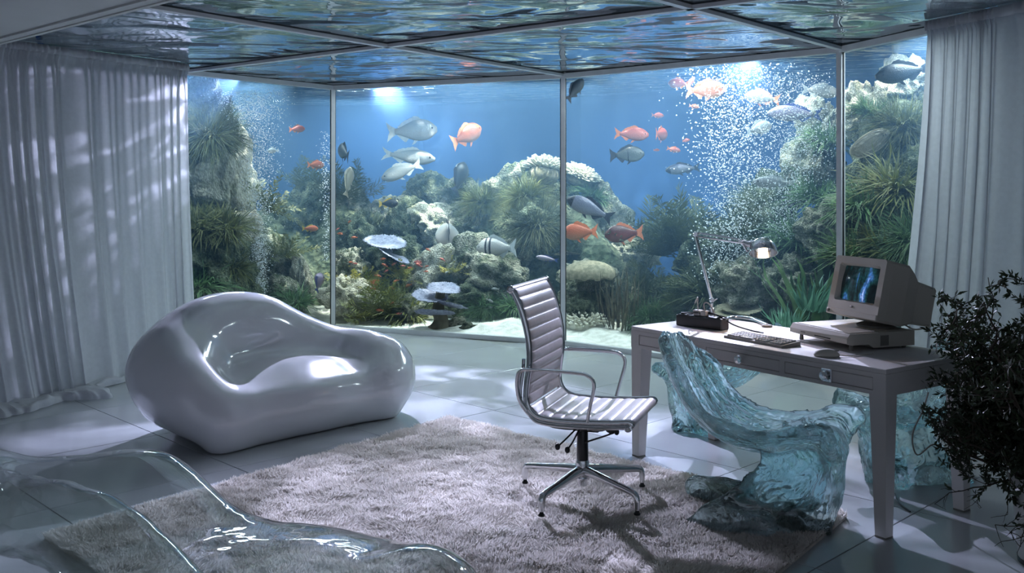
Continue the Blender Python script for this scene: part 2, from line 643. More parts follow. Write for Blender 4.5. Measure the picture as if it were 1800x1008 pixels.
M['desk'] = pbr('desk_lacquer', (0.72, 0.69, 0.665), rough=0.50, var=0.05, vscale=4, bump=0.03, bscale=120, spec=0.25)
M['desk_gap'] = pbr('desk_gap', (0.05, 0.05, 0.05), rough=0.8, var=0.1)
M['chrome'] = pbr('chrome', (0.72, 0.73, 0.74), rough=0.12, metal=1.0, var=0.04, vscale=10)
M['black'] = pbr('black_plastic', (0.012, 0.013, 0.013), rough=0.3, var=0.2, vscale=15)
M['leather'] = pbr('white_leather', (0.66, 0.62, 0.63), rough=0.38, var=0.06, vscale=25, bump=0.08, bscale=180)
M['rug'] = pbr('rug_wool', (0.90, 0.86, 0.82), rough=0.95, col2=(0.80, 0.76, 0.71), vscale=6, sheen=0.3, transl=0.45)
M['rugbase'] = pbr('rug_backing', (0.60, 0.56, 0.50), rough=1.0, var=0.2, vscale=12)
M['beige'] = pbr('beige_plastic', (0.56, 0.53, 0.46), rough=0.6, spec=0.25, var=0.04, vscale=8, bump=0.03, bscale=250)
M['beige_dark'] = pbr('beige_dark_plastic', (0.20, 0.19, 0.165), rough=0.5, var=0.08, vscale=8)
M['vent'] = pbr('vent_hole', (0.02, 0.02, 0.018), rough=0.8, var=0.1)
M['key_case'] = pbr('key_case', (0.34, 0.32, 0.28), rough=0.7, var=0.05, vscale=9, spec=0.15)
M['white_plastic'] = pbr('white_plastic', (0.50, 0.48, 0.44), rough=0.65, var=0.04, vscale=9, spec=0.2)
M['bulb'] = emitter('bulb', (1.0, 0.72, 0.46), 22)
M['pot'] = pbr('pot_ceramic', (0.60, 0.60, 0.57), rough=0.3, var=0.05, vscale=4)
M['leaf'] = pbr('dark_leaf', (0.035, 0.055, 0.022), rough=0.5, col2=(0.02, 0.032, 0.014), vscale=9, transl=0.2)
M['twig'] = pbr('twig', (0.06, 0.045, 0.03), rough=0.8, var=0.3, vscale=20)
M['soil'] = pbr('soil', (0.04, 0.03, 0.02), rough=1.0, var=0.4, vscale=20, bump=0.6, bscale=50)
# ================================================================== the room
G0, L0, A, B, C, D, D2 = [np.array(p) for p in ((-3.9, 8.03), (-3.07, 9.1), (-1.945, 10.5), (0.498, 9.4), (2.584, 7.6), (2.895, 6.65), (3.35, 5.25))]
X1, X2, Y1, Y2, S0, Z1 = [np.array(p) for p in ((-1.01, 7.18), (0.99, 5.76), (-2.287, 5.70), (-0.473, 4.073), (-3.67, 6.94), (3.64, 3.88))]
SOF_A, SOF_B = np.array((-4.75, 7.91)), np.array((3.6, 0.42))
GLASS = [G0, A, B, C, D2]
CEN = np.array((0.0, 5.0))

def behind(p):
    """distance of (x, y) behind the glass, negative on the room side"""
    best = -9
    for a, b in zip(GLASS[:-1], GLASS[1:]):
        t = (b - a) / np.linalg.norm(b - a)
        n = np.array((-t[1], t[0]))
        best = max(best, float(n @ (np.array(p[:2]) - a)))
    return best

def glass_line(n=60):
    out = []
    for a, b in zip(GLASS[:-1], GLASS[1:]):
        for k in range(n):
            out.append(a + (b - a) * k / n)
    out.append(GLASS[-1])
    return np.array(out)

# floor: slab with one object for each tile
fl = MB().prism([(-7, -2.5), (5.5, -2.5), (5.5, 5.2), (3.5, 5.3), (2.65, 7.65), (0.5, 9.45), (-1.95, 10.55), (-7, 8.2)], -0.12, -0.004).build('floor', M['grout'], smooth=False)
tag(fl, 'glossy white large-format tile floor of the room', kind='structure')
TS = 0.97
tile_me = MB().box((-TS / 2 + .0025, -TS / 2 + .0025, -0.03), (TS / 2 - .0025, TS / 2 - .0025, 0.0), 0.0015).mesh('tile', False)
tile_me.materials.append(M['floor'])
u_, v_ = np.array((0.70, -0.714)), np.array((0.714, 0.70))
tile_ang = math.atan2(-0.714, 0.70)
for i in range(-12, 12):
    for j in range(-12, 12):
        uu, vv = -5.8 + (i + .5) * TS, 2.62 + (j + .5) * TS
        p = uu * u_ + vv * v_
        if p[1] < 0.6 or abs(p[0]) > 5.0 or behind(p) > 0.15 or p[0] < -0.7 * p[1] or p[0] > 0.7 * p[1] + .6:
            continue
        obj('tile', tile_me, None, fl, (p[0], p[1], 0), (0, 0, tile_ang))

# walls behind the curtains
def wall(name, pts, z0, z1, th, mat, label):
    mb = MB()
    for a, b in zip(pts[:-1], pts[1:]):
        a, b = np.array(a), np.array(b)
        t = (b - a) / np.linalg.norm(b - a)
        n = np.array((-t[1], t[0])) * th
        mb.prism([a, b, b + n, a + n], z0, z1)
    return tag(mb.build(name, mat, smooth=False), label, kind='structure')

wall('wall_left', [(-5.9, -2.5), (-5.2, 4.5), (-4.75, 6.6), G0 + np.array((-.02, -.02))], 0, 2.9, 0.12, M['plaster'], 'pale plaster wall behind the left curtain')
wall('wall_right', [D2 + np.array((.03, -.02)), (3.95, 3.4), (4.9, -2.5)], 0, 2.9, 0.12, M['plaster'], 'pale plaster wall behind the right curtain')

# white plaster ceiling at the front, with its edge moulding
sof = MB().prism([SOF_A, SOF_B, (5.4, -2.5), (-6.3, -2.5)], 2.585, 2.9).build('ceiling', M['plaster'], smooth=False)
tag(sof, 'white plaster ceiling edge at the upper left', kind='structure')
t = (SOF_B - SOF_A) / np.linalg.norm(SOF_B - SOF_A)
n = np.array((-t[1], t[0]))
mb = MB()
mb.prism([SOF_A, SOF_B, SOF_B + n * .03, SOF_A + n * .03], 2.565, 2.66)
mb.prism([SOF_A - n * .07, SOF_B - n * .07, SOF_B, SOF_A], 2.572, 2.60)
tag(mb.build('trim_1', M['plaster'], smooth=False), 'painted moulding along the plaster ceiling edge', kind='structure')

# mirror-like water ceiling: one panel between each pair of beams
ceil = thing('ceiling_water', None, None)
tag(ceil, 'rippled mirror water ceiling over the room', kind='structure')
for poly in ([L0, A, B, X1], [X1, B, C, X2], [X2, C, D2, Z1], [(-5.7, 6.9), (-4.7, 8.5), L0, X1, Y1, S0], [Y1, X1, X2, Y2], [Y2, X2, Z1, (3.95, 3.4), (4.3, 1.0), SOF_B]):
    poly = [np.array(p) for p in poly]
    a2 = sum(p[0] * q[1] - p[1] * q[0] for p, q in zip(poly, poly[1:] + poly[:1]))
    if a2 < 0: poly = poly[::-1]
    MB().prism(poly, ROOM_H, ROOM_H + .012).build('ceiling_panel', M['ceil_water'], ceil, smooth=False)

def beam(a, b, w, z0, z1, ext=0.0):
    a, b = np.array(a), np.array(b)
    t = (b - a) / np.linalg.norm(b - a)
    n = np.array((-t[1], t[0])) * w / 2
    a, b = a - t * ext, b + t * ext
    return [a - n, b - n, b + n, a + n], z0, z1

k = 2
for a, b, lab in ((Y1, B, 'slim ceiling beam running to the middle mullion'), (Y2, C, 'slim ceiling beam running to the right mullion'), (L0, Z1, 'slim ceiling beam crossing the room from the left curtain')):
    mb = MB()
    mb.prism(*beam(a, b, 0.05, ROOM_H - .03, ROOM_H + .01))
    o = mb.build('trim_%d' % k, M['frame'], smooth=False)
    tag(o, lab, kind='structure')
    g = MB(); g.prism(*beam(a, b, 0.066, ROOM_H - .006, ROOM_H + .004)); g.build('gasket', M['gasket'], o, smooth=False)
    k += 1

# glazing
wlab = ['left aquarium glass pane beside the left curtain', 'aquarium glass pane behind the sofa and chair', 'aquarium glass pane behind the desk', 'aquarium glass pane beside the right curtain']
for i, (a, b) in enumerate(zip(GLASS[:-1], GLASS[1:])):
    w = MB(); w.prism(*beam(a, b, 0.012, 0.03, ROOM_H - .02)); w = w.build('window_%d' % (i + 1), M['pane'], smooth=False)
    tag(w, wlab[i], kind='structure')
    MB().prism(*beam(a, b, 0.06, ROOM_H - .05, ROOM_H + .02)).build('top_rail', M['frame'], w, smooth=False)
    MB().prism(*beam(a, b, 0.076, ROOM_H - .004, ROOM_H + .016)).build('gasket', M['gasket'], w, smooth=False)
    MB().prism(*beam(a, b, 0.07, 0.0, 0.045)).build('bottom_rail', M['frame'], w, smooth=False)
for p, lab in ((A, 'left mullion at the corner of the glazing'), (B, 'middle mullion of the glazing behind the office chair'), (C, 'right mullion of the glazing behind the monitor')):
    mb = MB()
    d = (p - CEN) / np.linalg.norm(p - CEN)
    n = np.array((-d[1], d[0]))
    w1, w2 = 0.021, 0.03
    q = lambda a, b: tuple(p + d * a + n * b)
    mb.prism([q(-.035, -w1), q(.03, -w1), q(.03, w1), q(-.035, w1)][::-1], 0.0, ROOM_H)
    o = mb.build('trim_%d' % k, M['frame'], smooth=False)
    tag(o, lab, kind='structure')
    MB().prism([q(-.015, -w2), q(.0, -w2), q(.0, w2), q(-.015, w2)][::-1], 0.0, ROOM_H - .03).build('gasket', M['gasket'], o, smooth=False)
    k += 1

# ------------------------------------------------------------------ curtains
def curtain(name, label, top, bot, n_folds, seed, puddle=0.22, side=1, amp=0.05, ztop=ROOM_H - 0.02):
    rnd = np.random.RandomState(seed)
    root = thing(name, label, 'curtain', (float(bot[0][0]), float(bot[0][1]), 0))
    org = np.array(root.location)
    nu, nv = n_folds * 14, 70
    top, bot = np.array(smooth_path(top, 8)), np.array(smooth_path(bot, 8))
    def samp(path, s):
        q = s * (len(path) - 1)
        i = np.clip(q.astype(int), 0, len(path) - 2)
        return path[i] + (path[i + 1] - path[i]) * (q - i)[:, None]
    s = np.linspace(0, 1, nu)
    T, Bt = samp(top, s), samp(bot, s)
    tan = np.gradient(T, axis=0)
    tan /= np.linalg.norm(tan, axis=1)[:, None]
    nor = np.stack([-tan[:, 1], tan[:, 0]], 1) * side          # towards the room
    warp = s * n_folds + 0.9 * vnoise(np.stack([s * n_folds * .6, s * 0 + seed, s * 0], 1), seed)
    wa = 0.6 + 0.5 * vnoise(np.stack([s * n_folds * .35, s * 0, s * 0 + 3.3], 1), seed + 1)
    V = []
    ts = np.concatenate([np.linspace(0, 0.06, 8)[:-1], np.linspace(0.06, 1, nv - 22), 1 + np.linspace(0.02, 1, 15)])
    for t in ts:
        tt = min(t, 1.0)
        z = ztop * (1 - tt)
        base = T + (Bt - T) * (tt ** 1.6)
        drift = 0.35 * vnoise(np.stack([s * n_folds * .5, s * 0 + tt * 1.3, s * 0], 1), seed + 5)
        ph = 2 * np.pi * (warp + drift * tt)
        fine = np.sin(2 * np.pi * warp * 3.0 + 1.0)
        hw = math.exp(-(tt / 0.055) ** 2)
        fold = np.sin(ph) + 0.35 * np.sin(2 * ph + 1.2 + 2 * drift)
        d = amp * wa * fold * (0.45 + 0.75 * tt) * (1 - hw) + 0.016 * fine * (0.25 + hw)
        sidew = 0.03 * np.cos(ph) * tt
        if tt < 0.03: d = d + 0.012
        zz = np.full(nu, z)
        if t > 1:
            q = t - 1
            wr = fbm(np.stack([s * n_folds * .8, s * 0 + q * 2.2, s * 0], 1), 3, seed + 9)
            lobe = 0.45 + 0.75 * vnoise(np.stack([s * n_folds * .45, s * 0, s * 0], 1), seed + 11)
            d = d * (1 - 0.75 * q) + math.sin(q * math.pi * .5) * puddle * np.maximum(lobe, 0.25)
            sidew = sidew * (1 - q)
            zz = 0.012 + np.maximum(0, 0.30 * q * (1 - q) * (0.6 + 0.4 * wr)) + 0.02 * (1 - q) ** 3
        P = base + nor * d[:, None] + tan * sidew[:, None]
        V.append(np.concatenate([P - org[:2], zz[:, None]], 1))
    V = np.array(V)
    nr = len(ts)
    idx = np.arange(nr * nu).reshape(nr, nu)
    quads = np.stack([idx[:-1, :-1], idx[:-1, 1:], idx[1:, 1:], idx[1:, :-1]], -1).reshape(-1, 4)
    me = new_mesh('drape', V.reshape(-1, 3), quads)
    obj('drape', me, M['curtain'], root)
    # gathered heading band on its track
    hb = []
    for zz, dd in ((ztop + .012, 0.0), (ztop + .012, .03), (ztop - 0.02, .036), (ztop - .05, .03), (ztop - .05, 0.0)):
        P = T + nor * (dd + 0.012 * np.sin(2 * np.pi * warp * 3.0 + 1.0) * (dd > 0))[:, None]
        hb.append(np.concatenate([P - org[:2], np.full((nu, 1), zz)], 1))
    hb = np.array(hb)
    idx = np.arange(5 * nu).reshape(5, nu)
    quads = np.stack([idx[:-1, :-1], idx[:-1, 1:], idx[1:, 1:], idx[1:, :-1]], -1).reshape(-1, 4)
    obj('heading_tape', new_mesh('heading_tape', hb.reshape(-1, 3), quads), M['curtain'], root)
    return root

curtain('curtain', 'long white sheer curtain pooling on the floor left of the sofa',
        [(-4.35, 6.35), (-3.86, 7.05), (-3.45, 7.75), (-2.90, 8.62)],
        [(-3.95, 6.1), (-3.45, 6.85), (-3.15, 7.5), (-2.83, 8.6)], 17, 5, puddle=0.42, side=-1)
curtain('curtain', 'long white curtain hanging behind the plant and the computer',
        [(2.76, 6.42), (2.92, 6.05), (3.13, 5.5), (3.55, 4.3), (3.75, 3.5)],
        [(2.50, 6.40), (2.75, 6.0), (3.02, 5.4), (3.5, 4.2), (3.7, 3.4)], 16, 12, puddle=0.12, side=-1, amp=0.045)

# ------------------------------------------------------------------ rug
rug_c, rug_a, rug_b, RA, RB = np.array((-0.41, 6.36)), np.array((0.72, -0.694)), np.array((-0.60, -0.80)), 2.72, 2.7
rug = thing('shag_rug', 'cream shaggy wool rug under the office chair', 'rug', (rug_c[0], rug_c[1], 0))
def rug_xy(s, t):
    return s[:, None] * RA * rug_a + t[:, None] * RB * rug_b
bn = 40
ring = np.concatenate([np.stack([np.linspace(0, 1, bn), np.zeros(bn)], 1), np.stack([np.ones(bn), np.linspace(0, 1, bn)], 1), np.stack([np.linspace(1, 0, bn), np.ones(bn)], 1), np.stack([np.zeros(bn), np.linspace(1, 0, bn)], 1)])
pp = rug_xy(ring[:, 0], ring[:, 1])
poly = [tuple(p) for i, p in enumerate(pp) if i % bn != bn - 1][::-1]
MB().prism(poly, 0.001, 0.014).build('backing', M['rugbase'], rug, smooth=False)
rs = np.random.RandomState(4)
NB = 210000
s_, t_ = rs.rand(NB), rs.rand(NB) ** 1.0
xy = rug_xy(s_, t_)
edge = vnoise(np.concatenate([xy * 9, np.zeros((NB, 1))], 1), 3) * 0.02
xy = xy + (np.stack([edge, edge[::-1]], 1)) * 0.5
p3 = np.concatenate([xy, np.zeros((NB, 1))], 1)
fx = fbm(p3 * 9.0, 2, 21); fy = fbm(p3 * 9.0 + 31, 2, 22)
clump = vnoise(p3 * 16, 30)
lean = np.stack([fx, fy], 1) * 0.016 + rs.normal(0, 0.010, (NB, 2))
hgt = 0.020 + 0.009 * clump + rs.rand(NB) * 0.010
ang = rs.rand(NB) * 2 * np.pi
wv = np.stack([np.cos(ang), np.sin(ang), np.zeros(NB)], 1) * (0.0022 + 0.0016 * rs.rand(NB))[:, None]
b0 = np.concatenate([xy, np.full((NB, 1), 0.012)], 1)
mid = b0 + np.concatenate([lean * 0.35, (hgt * 0.6)[:, None]], 1)
tip = b0 + np.concatenate([lean, hgt[:, None]], 1)
V = np.stack([b0 - wv, b0 + wv, mid - wv, mid + wv, tip], 1).reshape(-1, 3)
o_ = np.arange(NB)[:, None] * 5
F = np.concatenate([o_ + np.array([[0, 1, 3]]), o_ + np.array([[0, 3, 2]]), o_ + np.array([[2, 3, 4]])])
pile = obj('pile', new_mesh('pile', V, F), M['rug'], rug)
tag(pile, kind='stuff')

# ------------------------------------------------------------------ white sofa
def sofa_sdf(P):
    x, y, z = P[..., 0], P[..., 1], P[..., 2]
    d = sd_ellipsoid(P, (0.0, 0.02, 0.19), (0.80, 0.56, 0.24))
    d = smin(d, sd_rbox(P, (0.02, -0.02, 0.11), (0.60, 0.42, 0.11), 0.10), 0.10)
    d = smin(d, sd_rbox(P, (0.04, -0.10, 0.20), (0.56, 0.42, 0.125), 0.11), 0.05)
    d = smin(d, sd_ellipsoid(P, (0.0, -0.14, 0.285), (0.58, 0.38, 0.06)), 0.06)
    back = [(-0.64, 0.14, 0.40), (-0.50, 0.27, 0.50), (-0.24, 0.35, 0.58), (0.04, 0.36, 0.575), (0.30, 0.31, 0.46), (0.52, 0.19, 0.35), (0.67, 0.0, 0.31), (0.69, -0.2, 0.28), (0.62, -0.34, 0.22)]
    br = [0.24, 0.245, 0.24, 0.225, 0.20, 0.20, 0.215, 0.22, 0.19]
    pts = smooth_path([(*p, r) for p, r in zip(back, br)], 3)
    d = smin(d, sd_chain(P, [(p[:3], p[3]) for p in pts], 0.03), 0.14)
    arm = smooth_path([(-0.64, 0.14, 0.40, 0.24), (-0.70, -0.04, 0.36, 0.22), (-0.68, -0.22, 0.28, 0.19), (-0.60, -0.38, 0.17, 0.15)], 3)
    d = smin(d, sd_chain(P, [(p[:3], p[3]) for p in arm], 0.03), 0.13)
    skirt = sd_chain(P, [((-0.61, -0.42, 0.055), 0.06), ((0.0, -0.38, 0.11), 0.06), ((0.60, -0.40, 0.055), 0.06)], 0.05)
    d = smin(d, skirt, 0.10)
    d = d + 0.006 * fbm(P * 3.0, 2, 5)
    return np.maximum(d, -(z - 0.0))
v, f = surface_nets(sofa_sdf, (-1.05, -0.72, -0.04), (1.05, 0.75, 0.95), 0.022)
v = relax(v, f, 3)
v[:, 2] -= v[:, 2].min()
SOFA_ROT = math.atan2(0.70, 0.714)
sofa = thing('sofa', 'white glossy bulbous loveseat in front of the left glass', 'sofa', (-1.535, 6.31, 0), SOFA_ROT)
obj('shell', new_mesh('shell', v, f), M['white_gloss'], sofa)
# moulded air plug at the front foot
MB().lathe([(0.012, 0), (0.014, 0.004), (0.010, 0.009), (0.0, 0.010)], 12, (-0.62, -0.475, 0.035), (0, -1, 0.2)).build('valve', M['beige_dark'], sofa)

# ------------------------------------------------------------------ clear armchair in the foreground
def clear_sdf(P):
    d = sd_ellipsoid(P, (0.05, 0.05, 0.24), (0.66, 0.52, 0.21))
    d = smin(d, sd_chain(P, [((-0.95, 0.38, 0.38), 0.24), ((-0.42, 0.44, 0.37), 0.23), ((-0.10, 0.36, 0.24), 0.20)], 0.1), 0.08)
    arm = smooth_path([(-0.95, 0.38, 0.42, .20), (-0.86, 0.08, 0.60, .12), (-0.55, -0.20, 0.64, .10), (-0.20, -0.43, 0.65, .10), (0.05, -0.55, 0.50, .11), (0.24, -0.58, 0.24, .15)], 3)
    d = smin(d, sd_chain(P, [(p[:3], p[3]) for p in arm], 0.04), 0.10)
    d = smin(d, sd_chain(P, [((-0.6, -0.25, 0.3), 0.16), ((-0.1, -0.5, 0.25), 0.16)], 0.1), 0.10)
    d = smin(d, sd_chain(P, [((0.48, -0.20, 0.22), 0.20), ((0.60, 0.02, 0.22), 0.205), ((0.52, 0.22, 0.19), 0.17)], 0.1), 0.07)
    d = d + 0.008 * fbm(P * 4.0, 2, 15)
    return np.maximum(d, -P[..., 2])
v, f = surface_nets(clear_sdf, (-1.4, -0.95, -0.04), (1.0, 0.85, 0.90), 0.022)
v = relax(v, f, 3)
v[:, 2] -= v[:, 2].min()
cl = thing('armchair', 'clear transparent plastic armchair cut off at the lower left', 'armchair', (-0.88, 2.88, 0))
obj('shell', new_mesh('shell', v, f), M['clear'], cl)

# ------------------------------------------------------------------ rippled glass chairs
def poly2(X, Z, pts):
    d = None
    for (a, b) in zip(pts[:-1], pts[1:]):
        ax, az, bx, bz = a[0], a[1], b[0], b[1]
        dx, dz = bx - ax, bz - az
        t = np.clip(((X - ax) * dx + (Z - az) * dz) / (dx * dx + dz * dz), 0, 1)
        e = np.hypot(X - ax - t * dx, Z - az - t * dz)
        d = e if d is None else np.minimum(d, e)
    return d
up_pts = [tuple(p) for p in smooth_path([(-0.43, 0.80), (-0.38, 0.66), (-0.27, 0.48), (-0.12, 0.37), (0.06, 0.345), (0.22, 0.40), (0.33, 0.42), (0.375, 0.36)], 5)]
dn_pts = [tuple(p) for p in smooth_path([(0.34, 0.42), (0.375, 0.34), (0.365, 0.22), (0.33, 0.10), (0.30, 0.03)], 4)]
def chair_sdf(P):
    x, y, z = P[..., 0], P[..., 1], P[..., 2]
    rip = 0.014 * fbm(np.stack([x * 6, y * 24, z * 6], -1), 2, 41) + 0.003 * vnoise(P * 34, 47)
    w = np.clip((z - 0.34) / 0.46, 0, 1)
    W = 0.25 * np.sqrt(np.clip(1 - (np.clip(w - 0.45, 0, 1) / 0.62) ** 2, 0.02, 1))
    dish = 0.12 * (y / 0.24) ** 2
    zz = z - dish * (1 - w) ** 0.7
    xx = x - dish * 1.1 * w
    up = np.maximum(poly2(xx, zz, up_pts) - 0.026, np.abs(y) - W) 
    sw = np.clip(1 - z / 0.42, 0, 1)
    xs = x + (0.28 + 0.24 * sw ** 1.5) * np.minimum((np.abs(y) / 0.24) ** 2.2, 0.95)
    Wd = 0.225 + 0.05 * sw
    dn = np.maximum(poly2(xs, z, dn_pts) * 0.75 - (0.020 + 0.022 * sw ** 2), np.abs(y) - Wd)
    dn = np.maximum(dn, z - 0.44)
    d = smin(up, dn, 0.045)
    ft = sd_capsule(P, (0.12, -0.24, 0.055), (-0.08, -0.26, 0.055), 0.06, 0.068)
    ft = np.minimum(ft, sd_capsule(P, (0.05, 0.16, 0.055), (-0.31, 0.10, 0.055), 0.06, 0.065))
    ft = np.minimum(ft, sd_capsule(P, (0.20, -0.14, 0.04), (0.26, 0.14, 0.04), 0.06, 0.06))
    d = smin(d, ft, 0.06)
    return np.maximum(d + rip, -z + 0.0)
v, f = surface_nets(chair_sdf, (-0.56, -0.42, -0.02), (0.50, 0.42, 0.92), 0.0125)
v = relax(v, f, 1, 0.4)
v[:, 2] -= v[:, 2].min()
glass_me = new_mesh('shell', v, f)
glass_me.materials.append(M['aqua_glass'])
for (x, y, a, lab) in ((1.12, 4.47, -32, 'rippled aqua glass cantilever chair pulled up in front of the desk'),
                       (1.30, 6.05, 150, 'rippled aqua glass chair behind the left end of the desk'),
                       (2.12, 5.12, 205, 'rippled aqua glass chair behind the right end of the desk')):
    g = thing('glass_chair', lab, 'chair', (x, y, 0), R(a), 'rippled aqua glass chairs')
    obj('shell', glass_me, None, g)
    if y > 5: g.scale = (.84, .84, .84)

# ------------------------------------------------------------------ office chair
ch = thing('office_chair', 'white ribbed leather swivel chair with chrome frame on the rug', 'office chair', (0.34, 4.66, 0.04), R(-19.9))
prof = np.array(smooth_path([(0.285, 0.415), (0.30, 0.428), (0.285, 0.44), (0.22, 0.432), (0.05, 0.422), (-0.10, 0.424), (-0.165, 0.445), (-0.197, 0.50), (-0.195, 0.58), (-0.182, 0.68), (-0.19, 0.80), (-0.225, 0.93), (-0.262, 1.005), (-0.272, 1.015)], 14))
seg = np.linalg.norm(np.diff(prof, axis=0), axis=1)
arc = np.concatenate([[0], np.cumsum(seg)])
def prof_at(s):
    return np.stack([np.interp(s, arc, prof[:, 0]), np.interp(s, arc, prof[:, 1])], -1)
def sling(s0, s1, nch, hw, th):
    """padded ribbed sling between arc lengths s0 and s1, one channel after another"""
    per = 10
    m = nch * per + 1
    s = np.linspace(s0, s1, m)
    c = prof_at(s)
    tg = np.gradient(c, axis=0); tg /= np.linalg.norm(tg, axis=1)[:, None]
    nr = np.stack([tg[:, 1], -tg[:, 0]], 1)          # towards the sitter
    q = (np.arange(m) % per) / per
    puff = th * (0.38 + 0.62 * np.abs(np.sin(np.pi * q)) ** 0.45)
    ys = np.array([-1, -.985, -.94, -.8, -.5, 0, .5, .8, .94, .985, 1.0]) * hw
    ew = np.array([0, .55, .85, 1, 1, 1, 1, 1, .85, .55, 0])
    V = []
    for sgn in (1, -1):
        for j, y in enumerate(ys):
            off = (puff if sgn > 0 else puff * 0.6) * ew[j] * sgn
            p = c + nr * off[:, None]
            V.append(np.stack([p[:, 0], np.full(m, y), p[:, 1]], 1))
    V = np.array(V)                                   # (22, m, 3)
    F, nj = [], len(ys)
    idx = np.arange(2 * nj * m).reshape(2 * nj, m)
    for k in range(2):
        for j in range(nj - 1):
            a, b = idx[k * nj + j], idx[k * nj + j + 1]
            qd = np.stack([a[:-1], b[:-1], b[1:], a[1:]], 1)
            F.append(qd if k == 1 else qd[:, ::-1])
    for e in (0, m - 1):
        qd = np.stack([idx[0:nj - 1, e], idx[1:nj, e], idx[nj + 1:2 * nj, e], idx[nj:2 * nj - 1, e]], 1)
        F.append(qd if e == 0 else qd[:, ::-1])
    return new_mesh('sling', V.reshape(-1, 3), np.concatenate(F))
S_SEAT = np.interp(6.6, np.arange(14), arc[::14])
obj('seat', sling(arc[3], S_SEAT - .004, 9, 0.248, 0.012), M['leather'], ch)
obj('backrest', sling(S_SEAT + .004, arc[-4], 11, 0.248, 0.012), M['leather'], ch)
for s in (-1, 1):
    rail = [(p[0], s * 0.262, p[1]) for p in prof[::4]]
    MB().tube(rail, 0.014, 10, flat=0.75, up=(0, 1, 0)).build('side_rail', M['chrome'], ch)
    rail2 = [(p[0] - (0.026 if p[1] > .46 else 0.0), s * 0.266, p[1] - (0.022 if p[1] < .46 else 0)) for p in prof[18:130:5]]
    MB().tube(smooth_path(rail2, 2), 0.009, 8).build('stretcher_rail', M['chrome'], ch)
    for e, nm in ((prof[0], 'front_roller_cap'), (prof[-1], 'top_roller_cap')):
        MB().lathe([(0.0, -.006), (0.014, -.006), (0.018, -.003), (0.018, .004), (0.011, .007), (0.009, .004), (0, .004)], 16, (e[0], s * 0.268, e[1]), (0, s, 0)).build(nm, M['chrome'], ch)
    arm = smooth_path([(-0.19, s * .275, 0.46), (-0.222, s * .29, 0.52), (-0.226, s * .30, 0.61), (-0.205, s * .305, 0.648), (-0.15, s * .306, 0.655), (0.05, s * .306, 0.655), (0.115, s * .304, 0.642), (0.138, s * .30, 0.60), (0.115, s * .285, 0.50), (0.098, s * .27, 0.43)], 5)
    MB().tube(arm, 0.0115, 10, flat=0.7).build('armrest', M['chrome'], ch)
    MB().lathe([(0, -.004), (.008, -.004), (.008, .004), (0, .005)], 10, (-0.219, s * .285, 0.52), (0, s, 0)).build('bolt', M['black'], ch)
for e in (prof[0], prof[-1]):
    MB().tube([(e[0], -0.262, e[1]), (e[0], 0, e[1]), (e[0], 0.262, e[1])], 0.015, 12).build('roller_bar', M['leather'], ch)
MB().tube([(0.10, -0.26, 0.40), (0.10, 0, 0.385), (0.10, 0.26, 0.40)], 0.012, 8).build('cross_bar', M['chrome'], ch)
mech = MB()
mech.tube(smooth_path([(-0.13, -0.20, 0.405), (-0.10, -0.14, 0.37), (-0.02, -0.04, 0.345), (0.02, 0.05, 0.35), (0.04, 0.2, 0.40)], 4), 0.016, 8)
mech.tube(smooth_path([(0.16, -0.20, 0.405), (0.13, -0.12, 0.37), (0.03, 0.0, 0.345), (-0.08, 0.2, 0.40)], 4), 0.016, 8)
mech.box((-0.05, -0.055, 0.325), (0.10, 0.055, 0.385), 0.012)
mech.box((0.09, -0.035, 0.345), (0.19, 0.035, 0.40), 0.012)
mech.lathe([(0.03, 0), (0.034, 0.01), (0.034, 0.05), (0.026, 0.06)], 14, (0.16, -0.03, 0.37), (0, -1, 0))
mech.build('tilt_mechanism', M['black'], ch)
for pts in ([(-0.01, -0.05, 0.345), (-0.05, -0.13, 0.30), (-0.075, -0.165, 0.275)], [(0.0, -0.05, 0.34), (-0.015, -0.12, 0.29), (-0.03, -0.155, 0.262)], [(0.02, -0.03, 0.27), (0.12, -0.06, 0.315), (0.19, -0.09, 0.35)]):
    lv = MB().tube(pts, 0.0045, 6).build('lever', M['black'], ch)
    MB().ball(pts[-1], (0.013, 0.013, 0.016), 10, 7).build('knob', M['black'], lv)
MB().lathe([(0.026, 0.17), (0.0285, 0.19), (0.026, 0.33), (0.02, 0.345)], 18).build('gas_column', M['black'], ch)
MB().lathe([(0.022, 0.055), (0.024, 0.06), (0.025, 0.09), (0.021, 0.095), (0.031, 0.10), (0.033, 0.165), (0.029, 0.178), (0.02, 0.18)], 20).build('hub', M['chrome'], ch)
ch_r = R(-19.9)
for (wx, wy) in ((0.014, 4.91), (0.176, 4.44), (0.545, 4.43), (0.655, 4.82)):
    dx, dy = wx - 0.34, wy - 4.66
    lx, ly = dx * math.cos(-ch_r) - dy * math.sin(-ch_r), dx * math.sin(-ch_r) + dy * math.cos(-ch_r)
    r_ = math.hypot(lx, ly)
    cx, sy = lx / r_, ly / r_
    r_ = 0.345
    pts = [(cx * q, sy * q, z) for q, z in ((0.015, 0.130), (0.10, 0.122), (0.22, 0.106), (r_ - .03, 0.094), (r_ - .008, 0.084), (r_, 0.062), (r_, 0.022))]
    lg = MB().tube(smooth_path(pts, 4), np.interp(np.linspace(0, 6, 25), range(7), [.024, .021, .017, .015, .0145, .0145, .0125]), 10, flat=1.15).build('leg', M['chrome'], ch)
    MB().lathe([(0.006, 0.0), (0.015, 0.0), (0.016, 0.006), (0.010, 0.012), (0.008, 0.024)], 12, (cx * r_, sy * r_, -0.0)).build('glide', M['black'], lg)
